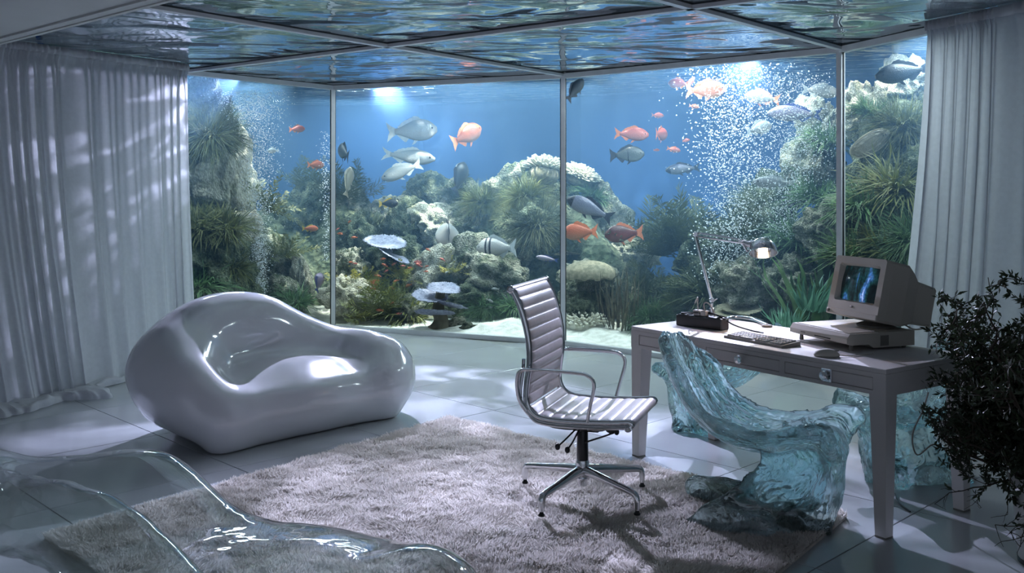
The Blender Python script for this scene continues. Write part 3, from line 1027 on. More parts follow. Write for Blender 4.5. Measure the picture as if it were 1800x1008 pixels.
# ------------------------------------------------------------------ desk
DESK_ROT = math.atan2(-0.817, 0.576)
DL, DD, DH = 1.63, 0.68, 0.74
desk = thing('desk', 'white lacquered writing desk with three drawers', 'desk', (0.68, 5.52, 0), DESK_ROT)
MB().box((0, 0, DH - .022), (DL, DD, DH), 0.003).build('desktop', M['desk'], desk, smooth=False)
AP = 0.118
mb = MB()
dr_w = (DL - 0.10) / 3
# apron front as a frame around the drawers
mb.box((0.0, 0.0, DH - .0425), (DL, 0.02, DH - .022))
mb.box((0.0, 0.0, DH - AP), (DL, 0.02, DH - AP + .018))
for i in range(4):
    x = 0.05 + i * dr_w
    w0, w1 = (x - .05, x + .014) if i == 0 else ((x - .014, x + .05) if i == 3 else (x - .016, x + .016))
    mb.box((w0, 0.0, DH - AP + .018), (w1, 0.02, DH - .0425))
mb.build('apron', M['desk'], desk, smooth=False)
mb = MB()
mb.box((0, 0.02, DH - AP), (0.02, DD, DH - .022)); mb.box((DL - .02, 0.02, DH - AP), (DL, DD, DH - .022)); mb.box((0.02, DD - .02, DH - AP), (DL - .02, DD, DH - .022))
mb.build('side_rail', M['desk'], desk, smooth=False)
for i in range(3):
    x0, x1 = 0.05 + i * dr_w + .0165, 0.05 + (i + 1) * dr_w - .0165
    if i == 0: x0 = 0.0665
    if i == 2: x1 = DL - .0665
    z0, z1 = DH - AP + .0205, DH - .045
    d = MB().box((x0, 0.0025, z0), (x1, 0.35, z1), 0.002).build('drawer', M['desk'], desk, smooth=False)
    xc, zc = (x0 + x1) / 2, (z0 + z1) / 2
    if i == 0: xc = x0 + (x1 - x0) * .48
    if i != 1:
        MB().box((xc - .028, -0.006, zc - .03), (xc + .028, 0.003, zc + .03), 0.003).build('backplate', M['chrome'], d, smooth=False)
    k = MB().lathe([(0.008, 0), (0.008, 0.010), (0.020, 0.014), (0.023, 0.020), (0.020, 0.026), (0.008, 0.029), (0.0, 0.029)], 20, (xc, -0.003, zc), (0, -1, 0)).build('knob', M['chrome'], d)
for (x, y) in ((0, 0), (DL, 0), (0, DD), (DL, DD)):
    s = 0.085
    a0, a1 = (x, x + s) if x == 0 else (x - s, x)
    b0, b1 = (y, y + s) if y == 0 else (y - s, y)
    tx, ty = (a1 - .024 if x == 0 else a0 + .024), (b1 - .024 if y == 0 else b0 + .024)
    e0, e1 = (a0, tx) if x == 0 else (tx, a1)
    f0, f1 = (b0, ty) if y == 0 else (ty, b1)
    e0, e1, f0, f1 = e0 + .004, e1 - .004, f0 + .004, f1 - .004
    a0, a1, b0, b1 = a0 + .0015, a1 - .0015, b0 + .0015, b1 - .0015
    zt = DH - AP + .001
    v = [(e0, f0, 0.008), (e1, f0, 0.008), (e1, f1, 0.008), (e0, f1, 0.008), (a0, b0, zt), (a1, b0, zt), (a1, b1, zt), (a0, b1, zt)]
    lg = MB().add(v, [(3, 2, 1, 0), (4, 5, 6, 7), (0, 1, 5, 4), (1, 2, 6, 5), (2, 3, 7, 6), (3, 0, 4, 7)]).build('leg', M['desk'], desk, smooth=False)
    MB().box((e0 - .001, f0 - .001, 0), (e1 + .001, f1 + .001, 0.008), 0.001).build('foot_pad', M['beige_dark'], lg, smooth=False)

TOP = DH
def desk_pt(px, py, z=TOP):
    return on_z(px, py, z)

# ------------------------------------------------------------------ desk lamp
lx, ly = 1.165, 5.64
lamp = thing('desk_lamp', 'polished chrome articulated desk lamp, switched on', 'lamp', (lx, ly, TOP))
MB().lathe([(0.0, 0), (0.026, 0), (0.027, 0.012), (0.020, 0.02), (0.016, 0.085), (0.010, 0.09), (0.010, 0.115), (0.0, 0.118)], 18).build('base', M['chrome'], lamp)
jz = 0.135
E = at(1222, 412, 5.64) - Vector((lx, ly, TOP))
H = at(1299, 424, 5.58) - Vector((lx, ly, TOP))
arm = MB()
for s in (-1, 1):
    arm.tube([(0.0, s * .012, jz), tuple(Vector(E) + Vector((0, s * .012, 0)))], 0.0065, 8)
arm.build('lower_arm', M['chrome'], lamp)
arm = MB()
for s in (-1, 1):
    arm.tube([tuple(Vector(E) + Vector((0, s * .010, s * .010))), tuple(Vector(H) + Vector((0, s * .010, s * .010)))], 0.0055, 8)
arm.build('upper_arm', M['chrome'], lamp)
for p, r_ in (((0, 0, jz), .016), (tuple(E), .015), (tuple(H), .013)):
    j = MB().lathe([(0, -.022), (r_ * .7, -.022), (r_, -.012), (r_, .012), (r_ * .7, .022), (0, .022)], 14, p, (0, 1, 0)).build('joint', M['chrome'], lamp)
    MB().tube([(p[0] + .01, p[1] - .02, p[2]), (p[0] + .026, p[1] - .03, p[2] + .012)], 0.005, 6).build('wing_nut', M['chrome'], j)
SC = at(1341, 441, 5.55) - Vector((lx, ly, TOP))
MB().tube([tuple(H), tuple(H + (SC - H) * .35), tuple(H + (SC - H) * .75 + Vector((0, 0, .02)))], [0.011, .02, .026], 12).build('socket', M['chrome'], lamp)
SA = Vector((0.06, 0.48, 1)).normalized()
shade = [(r * 1.28, h * 1.28) for r, h in [(0.0, 0.058), (0.020, 0.056), (0.042, 0.045), (0.058, 0.024), (0.065, 0.0), (0.066, -0.012), (0.062, -0.012), (0.061, 0.0), (0.054, 0.022), (0.038, 0.041), (0.0, 0.052)]]
mb = MB().lathe(shade, 28, tuple(SC), SA)
mb.f = mb.f[:-2]
sh = mb.build('lamp_shade', M['chrome'], lamp)
sol = MB().ball(tuple(SC + SA * 0.008), (0.027, 0.027, 0.030), 16, 10).build('bulb', M['bulb'], lamp)
MB().tube([tuple(H + Vector((.02, -.02, -.02))), tuple(H + Vector((.045, -.02, -.06)))], 0.007, 8).build('switch', M['chrome'], lamp)
bt = [desk_pt(1262, 567) - Vector((lx, ly, TOP)), desk_pt(1290, 562) - Vector((lx, ly, TOP)), desk_pt(1322, 565) - Vector((lx, ly, TOP)), desk_pt(1348, 575) - Vector((lx, ly, TOP))]
for q, z in zip(bt, (.012, .014, .014, .012)): q.z = z
MB().tube([tuple(p) for p in smooth_path([(0, 0, .012)] + [tuple(q) for q in bt], 6)], 0.010, 10, flat=0.8).build('foot_bar', M['chrome'], lamp)
MB().lathe([(0, 0), (0.03, 0), (0.031, 0.006), (0.026, 0.012), (0.0, 0.013)], 18, (bt[3].x, bt[3].y, 0)).build('foot_pad', M['beige_dark'], lamp)
ld = bpy.data.lights.new('desk_lamp_light', 'SPOT')
ld.energy = 8
ld.color = (1.0, 0.60, 0.42)
ld.spot_size = R(165)
ld.spot_blend = 0.6
ld.shadow_soft_size = 0.025
lo_ = bpy.data.objects.new('desk_lamp_light', ld)
COL.objects.link(lo_)
lo_.parent = lamp
lo_.location = tuple(SC - SA * 0.026)
lo_.rotation_euler = (-SA).to_track_quat('-Z', 'Y').to_euler()

# ------------------------------------------------------------------ power strip with adapters
p0, p1 = desk_pt(1188, 572), desk_pt(1268, 582)
dv = (p1 - p0); plen = dv.length
strip = thing('power_strip', 'black power strip box lying at the left end of the desktop', 'power strip', (p0.x, p0.y, TOP), math.atan2(dv.y, dv.x))
MB().box((0, 0, 0), (plen, 0.075, 0.062), 0.004).build('body', M['black'], strip, smooth=False)
MB().box((0.01, 0.008, 0.062), (plen - .01, 0.067, 0.065), 0.001).build('socket_plate', M['black'], strip, smooth=False)
for i in range(4):
    MB().lathe([(0.0, 0.0), (0.017, 0.0), (0.017, 0.004), (0.013, 0.004), (0.012, 0.001), (0, 0.001)], 14, (0.19 + i * .04 if i > 1 else 0.03 + i * .04, 0.037, 0.0645)).build('socket', M['black'], strip)
for i, (x, w) in enumerate(((0.105, 0.045), (0.155, 0.034))):
    ad = thing('plug_adapter', ('larger' if i == 0 else 'smaller') + ' white plug adapter standing on the black power strip', 'plug', (p0.x, p0.y, TOP + 0.066), strip.rotation_euler[2])
    MB().box((x, 0.015, 0.0), (x + w, 0.060, 0.030), 0.004).build('body', M['white_plastic'], ad, smooth=False)
    MB().tube(smooth_path([(x + w / 2, .037, .028), (x + w / 2 - .005, .037, .07), (x + w / 2 - .012, .05, .10) if i == 0 else (x + w / 2 + .02, .06, .06), (x + w / 2 - .06, .09, .06) if i == 0 else (x + w / 2 + .06, .10, -.06)], 5), 0.0035, 6).build('cable', M['white_plastic'], ad)
cb = MB().tube(smooth_path([(plen * .3, .02, .07), (plen * .6, .05, .085), (plen * .9, .03, .075), (plen + .02, .08, .03), (plen + .10, .11, .006), (plen + .22, .07, .005)], 6), 0.004, 6).build('cable', M['black'], strip)
MB().tube(smooth_path([(plen * .05, .03, .07), (plen * .4, .01, .082), (plen * .7, .06, .078), (plen + .0, .05, .068)], 6), 0.004, 6).build('cable', M['black'], strip)

# ------------------------------------------------------------------ keyboard
k0, k1 = desk_pt(1272, 594), desk_pt(1374, 613)
dv = k1 - k0; kl = dv.length
kb = thing('keyboard', 'beige computer keyboard on the desk', 'keyboard', (k0.x, k0.y, TOP), math.atan2(dv.y, dv.x))
KD = 0.135
v = [(0, 0, 0), (kl, 0, 0), (kl, KD, 0), (0, KD, 0), (0, 0.003, 0.012), (kl, 0.003, 0.012), (kl, KD - .003, 0.024), (0, KD - .003, 0.024)]
MB().add(v, [(3, 2, 1, 0), (4, 5, 6, 7), (0, 1, 5, 4), (1, 2, 6, 5), (2, 3, 7, 6), (3, 0, 4, 7)]).build('case', M['key_case'], kb, smooth=False)
key_me = MB()
w_, d_ = (kl - .03) / 19, (KD - .02) / 5
key_me.add([(0, 0, 0), (w_ * .9, 0, 0), (w_ * .9, d_ * .88, 0), (0, d_ * .88, 0), (w_ * .12, d_ * .12, .008), (w_ * .78, d_ * .12, .008), (w_ * .78, d_ * .78, .008), (w_ * .12, d_ * .78, .008)],
           [(4, 5, 6, 7), (0, 1, 5, 4), (1, 2, 6, 5), (2, 3, 7, 6), (3, 0, 4, 7)])
key_me = key_me.mesh('key', False); key_me.materials.append(M['white_plastic'])
for r in range(5):
    for c in range(19):
        if r == 0 and 4 <= c <= 9: continue
        if c == 14 and r < 4: continue
        y = 0.011 + r * d_
        obj('key', key_me, None, kb, (0.015 + c * w_, y, 0.0115 + .012 * y / KD))
y = 0.011
obj('space_bar', key_me, None, kb, (0.015 + 4 * w_, y, 0.0125), None, (6.0, 1, 1))

# ------------------------------------------------------------------ mouse
mp = desk_pt(1453, 627)
ms = thing('computer_mouse', 'beige two-button mouse in front of the computer', 'mouse', (mp.x, mp.y, TOP), R(-12))
def mouse_sdf(P):
    d = sd_ellipsoid(P, (0, 0, 0.006), (0.060, 0.034, 0.030))
    return np.maximum(d, -P[..., 2])
v, f = surface_nets(mouse_sdf, (-.075, -.05, -.006), (.075, .05, .045), 0.005)
v = relax(v, f, 1); v[:, 2] -= v[:, 2].min()
obj('body', new_mesh('body', v, f), M['beige'], ms)
MB().box((0.020, -.001, 0.026), (0.056, .001, 0.0315)).build('button_gap', M['beige_dark'], ms, smooth=False)
MB().tube(smooth_path([(.058, 0, .008), (.10, .01, .004), (.16, .06, .004), (.22, .10, .004)], 5), 0.0025, 6).build('cable', M['beige'], ms)

# ------------------------------------------------------------------ computer case
PC_ROT = math.atan2(-0.937, 0.35)          # local x runs along the front from left to right, y to the back
pc0 = Vector((1.45, 5.045, TOP))
PW, PD, PH = 0.44, 0.41, 0.085
pc = thing('desktop_computer', 'flat beige desktop computer case under the monitor', 'computer', pc0, PC_ROT)
mb = MB()
# case with a sloping front edge
prof_pc = [(0.0, 0.040), (0.0, 0.062), (0.018, PH), (PD, PH), (PD, 0.012), (0.16, 0.012), (0.13, 0.030), (0.03, 0.030)]
nP = len(prof_pc)
v = [(0, y, z) for y, z in prof_pc] + [(PW, y, z) for y, z in prof_pc]
fcs = [tuple(range(nP)), tuple(range(2 * nP - 1, nP - 1, -1))] + [(i, nP + i, nP + (i + 1) % nP, (i + 1) % nP) for i in range(nP)]
mb.add(v, fcs).build('case', M['beige'], pc, smooth=False)
MB().box((0.02, 0.03, PH), (PW - .02, PD - .02, PH + .003), 0.001).build('lid', M['beige'], pc, smooth=False)
MB().box((0.20, -0.002, 0.046), (0.32, 0.004, 0.050)).build('disk_slot', M['vent'], pc, smooth=False)
MB().box((0.09, -0.002, 0.049), (0.125, 0.004, 0.055)).build('badge', M['beige_dark'], pc, smooth=False)
MB().box((PW - .001, 0.20, 0.02), (PW + .0015, 0.25, 0.07)).build('side_plate', M['beige_dark'], pc, smooth=False)
for x in (0.03, PW - .03):
    for y in (0.05, PD - .04):
        MB().lathe([(0.0, 0), (0.010, 0), (0.011, 0.004), (0.009, 0.032 if y < .1 else .014), (0, 0.032 if y < .1 else .014)], 12, (x, y, 0)).build('foot', M['beige_dark'], pc)

# ------------------------------------------------------------------ monitor
mr_ = Matrix.Rotation(PC_ROT, 3, 'Z')
mon_at = pc0 + mr_ @ Vector((0.265, 0.325, PH + .003))
mon = thing('crt_monitor', 'beige tilted cathode ray tube monitor with a glowing blue picture', 'monitor', mon_at, PC_ROT)
MB().lathe([(0.0, 0), (0.095, 0.0), (0.095, 0.008), (0.075, 0.016), (0.05, 0.022), (0.048, 0.028), (0.0, 0.03)], 24).build('swivel_base', M['beige_dark'], mon)
tilt = Matrix.Translation((0, 0, 0.006)) @ Matrix.Rotation(R(-13), 4, 'X') @ Matrix.Translation((0, 0, 0.01))
MWd, MHt = 0.37, 0.305
fy = -0.165
def loft(rings):
    v, f = [], []
    n = len(rings[0])
    for r in rings: v += r
    for k in range(len(rings) - 1):
        for i in range(n):
            j = (i + 1) % n
            f.append((k * n + i, (k + 1) * n + i, (k + 1) * n + j, k * n + j))
    f.append(tuple(range(n)))
    f.append(tuple(range(len(rings) * n - 1, (len(rings) - 1) * n - 1, -1)))
    return v, f
def rect(x0, x1, z0, z1, y, c):
    return [(x0 + c, y, z0), (x1 - c, y, z0), (x1, y, z0 + c), (x1, y, z1 - c), (x1 - c, y, z1), (x0 + c, y, z1), (x0, y, z1 - c), (x0, y, z0 + c)]
hw = MWd / 2
mb = MB()
mb.add(*loft([rect(-hw + .006, hw - .006, 0.006, MHt - .006, fy + .045, .01), rect(-hw, hw, 0, MHt, fy + .055, .012), rect(-hw, hw, 0.0, MHt, fy + .15, .012), rect(-hw + .012, hw - .012, 0.012, MHt - .03, fy + .20, .012), rect(-hw + .02, hw - .02, 0.025, MHt - .065, fy + .235, .012), rect(-hw + .03, hw - .03, 0.03, MHt - .075, fy + .36, .012), rect(-hw + .036, hw - .036, 0.036, MHt - .082, fy + .366, .012)]))
mb.xform(tilt).build('housing', M['beige'], mon, smooth=False)
# bezel: outer and inner frames
sx0, sx1, sz0, sz1 = -hw + .038, hw - .038, 0.075, MHt - .035
out_r, in_r, in_b = rect(-hw, hw, 0, MHt, fy, .010), rect(sx0, sx1, sz0, sz1, fy + .001, .008), rect(sx0 + .012, sx1 - .012, sz0 + .010, sz1 - .010, fy + .028, .008)
back_r = rect(-hw, hw, 0, MHt, fy + .052, .010)
v = back_r + out_r + in_r + in_b
f = []
for k in range(3):
    for i in range(8):
        j = (i + 1) % 8
        f.append((k * 8 + i, k * 8 + j, (k + 1) * 8 + j, (k + 1) * 8 + i))
bz = MB().add(v, f).xform(tilt).build('bezel', M['beige'], mon, smooth=False)
# bulged screen with picture
scr, nt, bs, out = material('screen_picture')
tc = nd(nt, 'ShaderNodeTexCoord', -1200)
mpn = nd(nt, 'ShaderNodeMapping', -1000); mpn.inputs['Scale'].default_value = (9, 9, 3.2); mpn.inputs['Rotation'].default_value = (0, R(-18), 0)
n1 = nd(nt, 'ShaderNodeTexNoise', -800); n1.inputs['Scale'].default_value = 1.0; n1.inputs['Detail'].default_value = 3; n1.inputs['Distortion'].default_value = 1.3
rp = nd(nt, 'ShaderNodeValToRGB', -600)
els = rp.color_ramp.elements
els[0].position = 0.42; els[0].color = (0.0015, 0.004, 0.005, 1)
els[1].position = 0.76; els[1].color = (0.45, 0.55, 0.95, 1)
e = els.new(0.54); e.color = (0.006, 0.03, 0.035, 1)
e = els.new(0.62); e.color = (0.03, 0.10, 0.28, 1)
n2 = nd(nt, 'ShaderNodeTexNoise', -800, -300); n2.inputs['Scale'].default_value = 70; n2.inputs['Detail'].default_value = 2
r2 = nd(nt, 'ShaderNodeMapRange', -600, -300); r2.inputs['From Min'].default_value = .35; r2.inputs['From Max'].default_value = .7; r2.inputs['To Min'].default_value = .5; r2.inputs['To Max'].default_value = 1.6
mul = nd(nt, 'ShaderNodeMix', -350, data_type='RGBA', blend_type='MULTIPLY'); mul.inputs[0].default_value = 1.0
nt.links.new(tc.outputs['Object'], mpn.inputs['Vector']); nt.links.new(mpn.outputs['Vector'], n1.inputs['Vector']); nt.links.new(n1.outputs['Fac'], rp.inputs['Fac'])
nt.links.new(tc.outputs['Object'], n2.inputs['Vector']); nt.links.new(n2.outputs['Fac'], r2.inputs['Value'])
nt.links.new(rp.outputs['Color'], mul.inputs[6]); nt.links.new(r2.outputs['Result'], mul.inputs[7])
bs.inputs['Base Color'].default_value = (0.006, 0.007, 0.008, 1); bs.inputs['Roughness'].default_value = 0.08
nt.links.new(mul.outputs[2], bs.inputs['Emission Color']); bs.inputs['Emission Strength'].default_value = 2.2
nu, nv = 14, 12
V = []
for j in range(nv + 1):
    for i in range(nu + 1):
        a, b = i / nu * 2 - 1, j / nv * 2 - 1
        V.append((sx0 + .010 + (a + 1) / 2 * (sx1 - sx0 - .020), fy + .014 + .016 * (a * a + b * b) * .6, sz0 + .008 + (b + 1) / 2 * (sz1 - sz0 - .016)))
F = [(j * (nu + 1) + i, j * (nu + 1) + i + 1, (j + 1) * (nu + 1) + i + 1, (j + 1) * (nu + 1) + i) for j in range(nv) for i in range(nu)]
tag(MB().add(V, F).xform(tilt).build('screen', scr, mon), 'dark curved screen showing a blue underwater picture')
MB().box((-hw, fy - .006, 0.0), (hw, fy + .02, 0.030), 0.004).xform(tilt).build('chin_strip', M['beige'], bz, smooth=False)
MB().ball((-.005, fy - .001, 0.052), (0.013, 0.002, 0.005), 14, 6).xform(tilt).build('badge', M['beige_dark'], bz)
MB().lathe([(0, 0), (.009, 0), (.009, .008), (.005, .012), (0, .012)], 14, (-hw + .022, fy - .004, 0.015), (0, -1, 0)).xform(tilt).build('dial', M['beige_dark'], bz)
# vent slots on the right side
slot = MB().box((-0.0008, 0, 0), (0.0012, 0.0032, 0.0075)).mesh('vent_slot', False); slot.materials.append(M['vent'])
for side in (1,):
    for i in range(13):
        for j in range(16):
            if j == 8: continue
            p = tilt @ Vector((hw - .031 + .0015 if True else 0, fy + .248 + i * .0068, 0.045 + j * .0115))
            o = obj('vent_slot', slot, None, mon, p, (R(-13), 0, 0))
MB().tube(smooth_path([(0.05, 0.10, 0.03), (0.16, 0.09, 0.0), (0.17, 0.16, 0.005), (0.14, 0.24, 0.01)], 5), 0.004, 6).build('cable', M['beige'], mon)

# ------------------------------------------------------------------ loose cables
pt = [at(1632, 690, 4.75), at(1622, 722, 4.75), at(1604, 765, 4.78), at(1612, 800, 4.8), at(1640, 782, 4.82), at(1662, 792, 4.82)]
tag(MB().tube(smooth_path([tuple(p) for p in pt], 6), 0.004, 6).build('power_cable', M['beige_dark']), 'thin cable hanging below the right end of the desk', 'cable')
q0 = [on_z(1573, 868, .005), on_z(1580, 884, .005), on_z(1600, 900, .005)]
tag(MB().tube(smooth_path([tuple(p) for p in q0], 6), 0.004, 6).build('floor_cable', M['black']), 'short dark cable lying on the floor behind the front desk leg', 'cable')

# ------------------------------------------------------------------ potted shrub
PX, PY = 2.18, 3.93
pl = thing('potted_shrub', 'dark small-leaved shrub in a tall white pot at the right edge', 'plant', (PX, PY, 0))
pot = MB().lathe([(0.0, 0.0), (0.105, 0.0), (0.11, 0.015), (0.135, 0.30), (0.148, 0.345), (0.150, 0.36), (0.140, 0.362), (0.134, 0.34), (0.12, 0.32), (0.0, 0.32)], 32).build('pot', M['pot'], pl)
MB().lathe([(0.107, 0.001), (0.112, 0.001), (0.1135, 0.02), (0.108, 0.02)], 32).build('foot_band', M['black'], pot)
MB().lathe([(0.0, 0.335), (0.06, 0.333), (0.118, 0.322), (0.0, 0.318)], 24).build('soil', M['soil'], pl)
rs = np.random.RandomState(8)
tw = MB()
LP, LD = [], []
def grow(p, d, ln, r, lvl):
    pts = [p]
    n = 5
    for i in range(n):
        d = (d + Vector(rs.normal(0, .22, 3)) + Vector((0, 0, .02 if lvl < 2 else -.05))).normalized()
        p = p + d * (ln / n)
        if p.x < -.41: d.x = abs(d.x); p.x = -.41
        pts.append(p)
        if lvl >= 1 and p.z > .25:
            for _ in range(6 if lvl == 1 else 13):
                LP.append(p - d * rs.rand() * ln / n)
                LD.append((d + Vector(rs.normal(0, .8, 3))).normalized())
        if lvl < 3 and rs.rand() < (.95 if lvl < 2 else .75):
            nd_ = (d * .35 + Vector(rs.normal(0, .8, 3)) + Vector((-.10, 0, .05))).normalized()
            grow(p, nd_, ln * (.55 if lvl < 2 else .5), r * .55, lvl + 1)
    tw.tube([tuple(q) for q in pts], list(np.linspace(r, r * .5, n + 1)), 5)
for i in range(9):
    a = i * 2.4
    grow(Vector((.03 * math.cos(a), .03 * math.sin(a), .32)), Vector((.55 * math.cos(a) - .05, .55 * math.sin(a), .9)).normalized(), .52 + .14 * rs.rand(), .010, 0)
for i in range(5):
    grow(Vector((-.02, 0, .34)), Vector((-.35 - .12 * i, rs.normal(0, .3), 1.3 - .22 * i)).normalized(), .46, .008, 0)
tw.build('branches', M['twig'], pl)
LP, LD = np.array([tuple(p) for p in LP]), np.array([tuple(p) for p in LD])
keep = (LP[:, 0] > -.45) & ((LP[:, 0] > -.30) | (rs.rand(len(LP)) < .5)); LP, LD = LP[keep], LD[keep]
if len(LP) > 26000:
    sel = rs.permutation(len(LP))[:26000]; LP, LD = LP[sel], LD[sel]
nl = len(LP)
side = np.cross(LD, rs.normal(0, 1, (nl, 3))); side /= np.linalg.norm(side, axis=1)[:, None]
nrm = np.cross(LD, side)
ll = (.020 + .018 * rs.rand(nl))[:, None]
V = np.stack([LP, LP + LD * ll * .5 + side * ll * .17 + nrm * ll * .05, LP + LD * ll + nrm * ll * -.05, LP + LD * ll * .5 - side * ll * .17 + nrm * ll * .05], 1).reshape(-1, 3)
F = np.arange(nl * 4).reshape(-1, 4)
tag(obj('foliage', new_mesh('foliage', V, F), M['leaf'], pl), kind='stuff')
# ================================================================== the aquarium
def radial(k, n=40):
    g = glass_line(n)
    return CEN + (g - CEN) * k
KB = 1.9
back = CEN + (np.array([G0, L0 * .5 + A * .5 + np.array((-.3, .3)), A, B, C, D2]) - CEN) * KB
back = np.array([CEN + (G0 - CEN) * KB, CEN + (A - CEN) * (KB - .08) + np.array((-1.2, -.2)), CEN + (A * .5 + B * .5 - CEN) * (KB + .05), CEN + (B - CEN) * KB, CEN + (C - CEN) * (KB + .05), CEN + (D2 - CEN) * KB])
tb = MB()
for a, b in zip(back[:-1], back[1:]):
    t = (b - a) / np.linalg.norm(b - a)
    n = np.array((-t[1], t[0])) * .12
    tb.prism([a, b, b + n, a + n], -.1, 3.6)
for a, b in ((G0, back[0]), (back[-1], D2)):
    t = (b - a) / np.linalg.norm(b - a)
    n = np.array((-t[1], t[0])) * .12
    tb.prism([a, b, b + n, a + n], -.1, 3.6)
tag(tb.build('wall_back', M['tankwall'], smooth=False), 'deep blue rear wall of the aquarium', kind='structure')
gl_ = [G0, A, B, C, D2]
out_poly = [tuple(p) for p in gl_] + [tuple(p) for p in back[::-1]]
a2 = sum(p[0] * q[1] - p[1] * q[0] for p, q in zip(out_poly, out_poly[1:] + out_poly[:1]))
if a2 < 0: out_poly = out_poly[::-1]
tag(MB().prism(out_poly, 3.6, 3.7).build('ceiling_hood', M['hood'], smooth=False), 'added unseen hood keeping outside light off the aquarium', kind='structure')  # unseen cover added so world light stays out of the tank
fas = MB()
for a, b in zip(gl_[:-1], gl_[1:]):
    fas.prism(*beam(a, b, .06, ROOM_H + .02, 3.6))
tag(fas.build('wall_front', M['hood'], smooth=False), 'hood fascia above the glazing', kind='structure')

# housings for the strips and the added hidden lamps
LAMP_LABELS = ['leftmost bright lamp strip at the water surface above the narrow bubble column', 'wide bright lamp strip at the water surface behind the left mullion', 'added lamp strip at the water surface above the pale crest coral', 'bright lamp strip at the water surface above the large bubble column', 'bright lamp strip at the water surface beside the right curtain',
               'leftmost of the four added hidden lamps along the top of the glass', 'added hidden lamp along the glass top left of the middle mullion', 'added hidden lamp along the glass top right of the middle mullion', 'rightmost of the four added hidden lamps along the top of the glass']
for i, (x, y, z, sx, sy, pw) in enumerate(TANK_LAMPS):
    lt = thing('aquarium_lamp', LAMP_LABELS[i], 'lamp', (x, y, z))
    MB().lathe([(0, .006), (.5, .006), (.52, .012), (.52, .03), (.46, .05), (0, .055)], 32).xform(Matrix.Diagonal((sx, sy, 1, 1))).build('housing', M['frame'], lt)
    MB().tube([(0, 0, .05), (0, 0, 3.6 - z)], .012, 8).build('hanger', M['frame'], lt)

# water body and its surface
wat = bpy.data.materials.new('water')
wat.use_nodes = True
nt = wat.node_tree
nt.nodes.remove(nt.nodes['Principled BSDF'])
va = nd(nt, 'ShaderNodeVolumeAbsorption'); va.inputs['Color'].default_value = (0.25, 0.72, 0.86, 1); va.inputs['Density'].default_value = 0.09
vsn = nd(nt, 'ShaderNodeVolumeScatter', 0, -200); vsn.inputs['Color'].default_value = (0.32, 0.60, 1.0, 1); vsn.inputs['Density'].default_value = 0.09; vsn.inputs['Anisotropy'].default_value = 0.2
ad = nd(nt, 'ShaderNodeAddShader', 200)
nt.links.new(va.outputs[0], ad.inputs[0]); nt.links.new(vsn.outputs[0], ad.inputs[1]); nt.links.new(ad.outputs[0], nt.nodes['Material Output'].inputs['Volume'])
gin = []
for i, p in enumerate(gl_):
    gin.append(p + (p - CEN) / np.linalg.norm(p - CEN) * .02)
vol_poly = [tuple(p) for p in gin] + [tuple(p) for p in back[::-1]]
a2 = sum(p[0] * q[1] - p[1] * q[0] for p, q in zip(vol_poly, vol_poly[1:] + vol_poly[:1]))
if a2 < 0: vol_poly = vol_poly[::-1]
tag(MB().prism(vol_poly, 0.005, WATER_H - .003).build('water', wat, smooth=False), 'clear blue aquarium water', 'water', kind='stuff')
sf = MB().add([(p[0], p[1], WATER_H) for p in vol_poly], [tuple(range(len(vol_poly)))])
tag(sf.build('water_surface', M['surface'], smooth=False), 'rippling water surface seen from below', 'water', kind='stuff')

# sand bed
ks = np.concatenate([np.linspace(1.002, 1.3, 26), np.linspace(1.32, KB, 18)])
gline = glass_line(50)
V = []
def sand_z(x, y, d):
    p = np.stack([x, y, x * 0], -1)
    return 0.035 + 0.10 * np.clip(d, 0, 3) + (0.05 * fbm(p * 1.3, 3, 61) + .025 * vnoise(p * 6, 63)) * np.clip(d * 3, 0.15, 1)
for k in ks:
    q = CEN + (gline - CEN) * k
    d = np.linalg.norm(q - gline, axis=1)
    V.append(np.concatenate([q, np.maximum(sand_z(q[:, 0], q[:, 1], d), .012)[:, None]], 1))
V = np.array(V)
idx = np.arange(V.shape[0] * V.shape[1]).reshape(V.shape[:2])
F = np.stack([idx[:-1, :-1], idx[1:, :-1], idx[1:, 1:], idx[:-1, 1:]], -1).reshape(-1, 4)[:, ::-1]
tag(obj('sand', new_mesh('sand', V.reshape(-1, 3), F), M['sand']), 'pale sand bed on the aquarium bottom', 'sand', kind='stuff')
def bed(x, y):
    d = max(behind((x, y)), 0.0)
    return float(sand_z(np.array(x), np.array(y), np.array(d)))
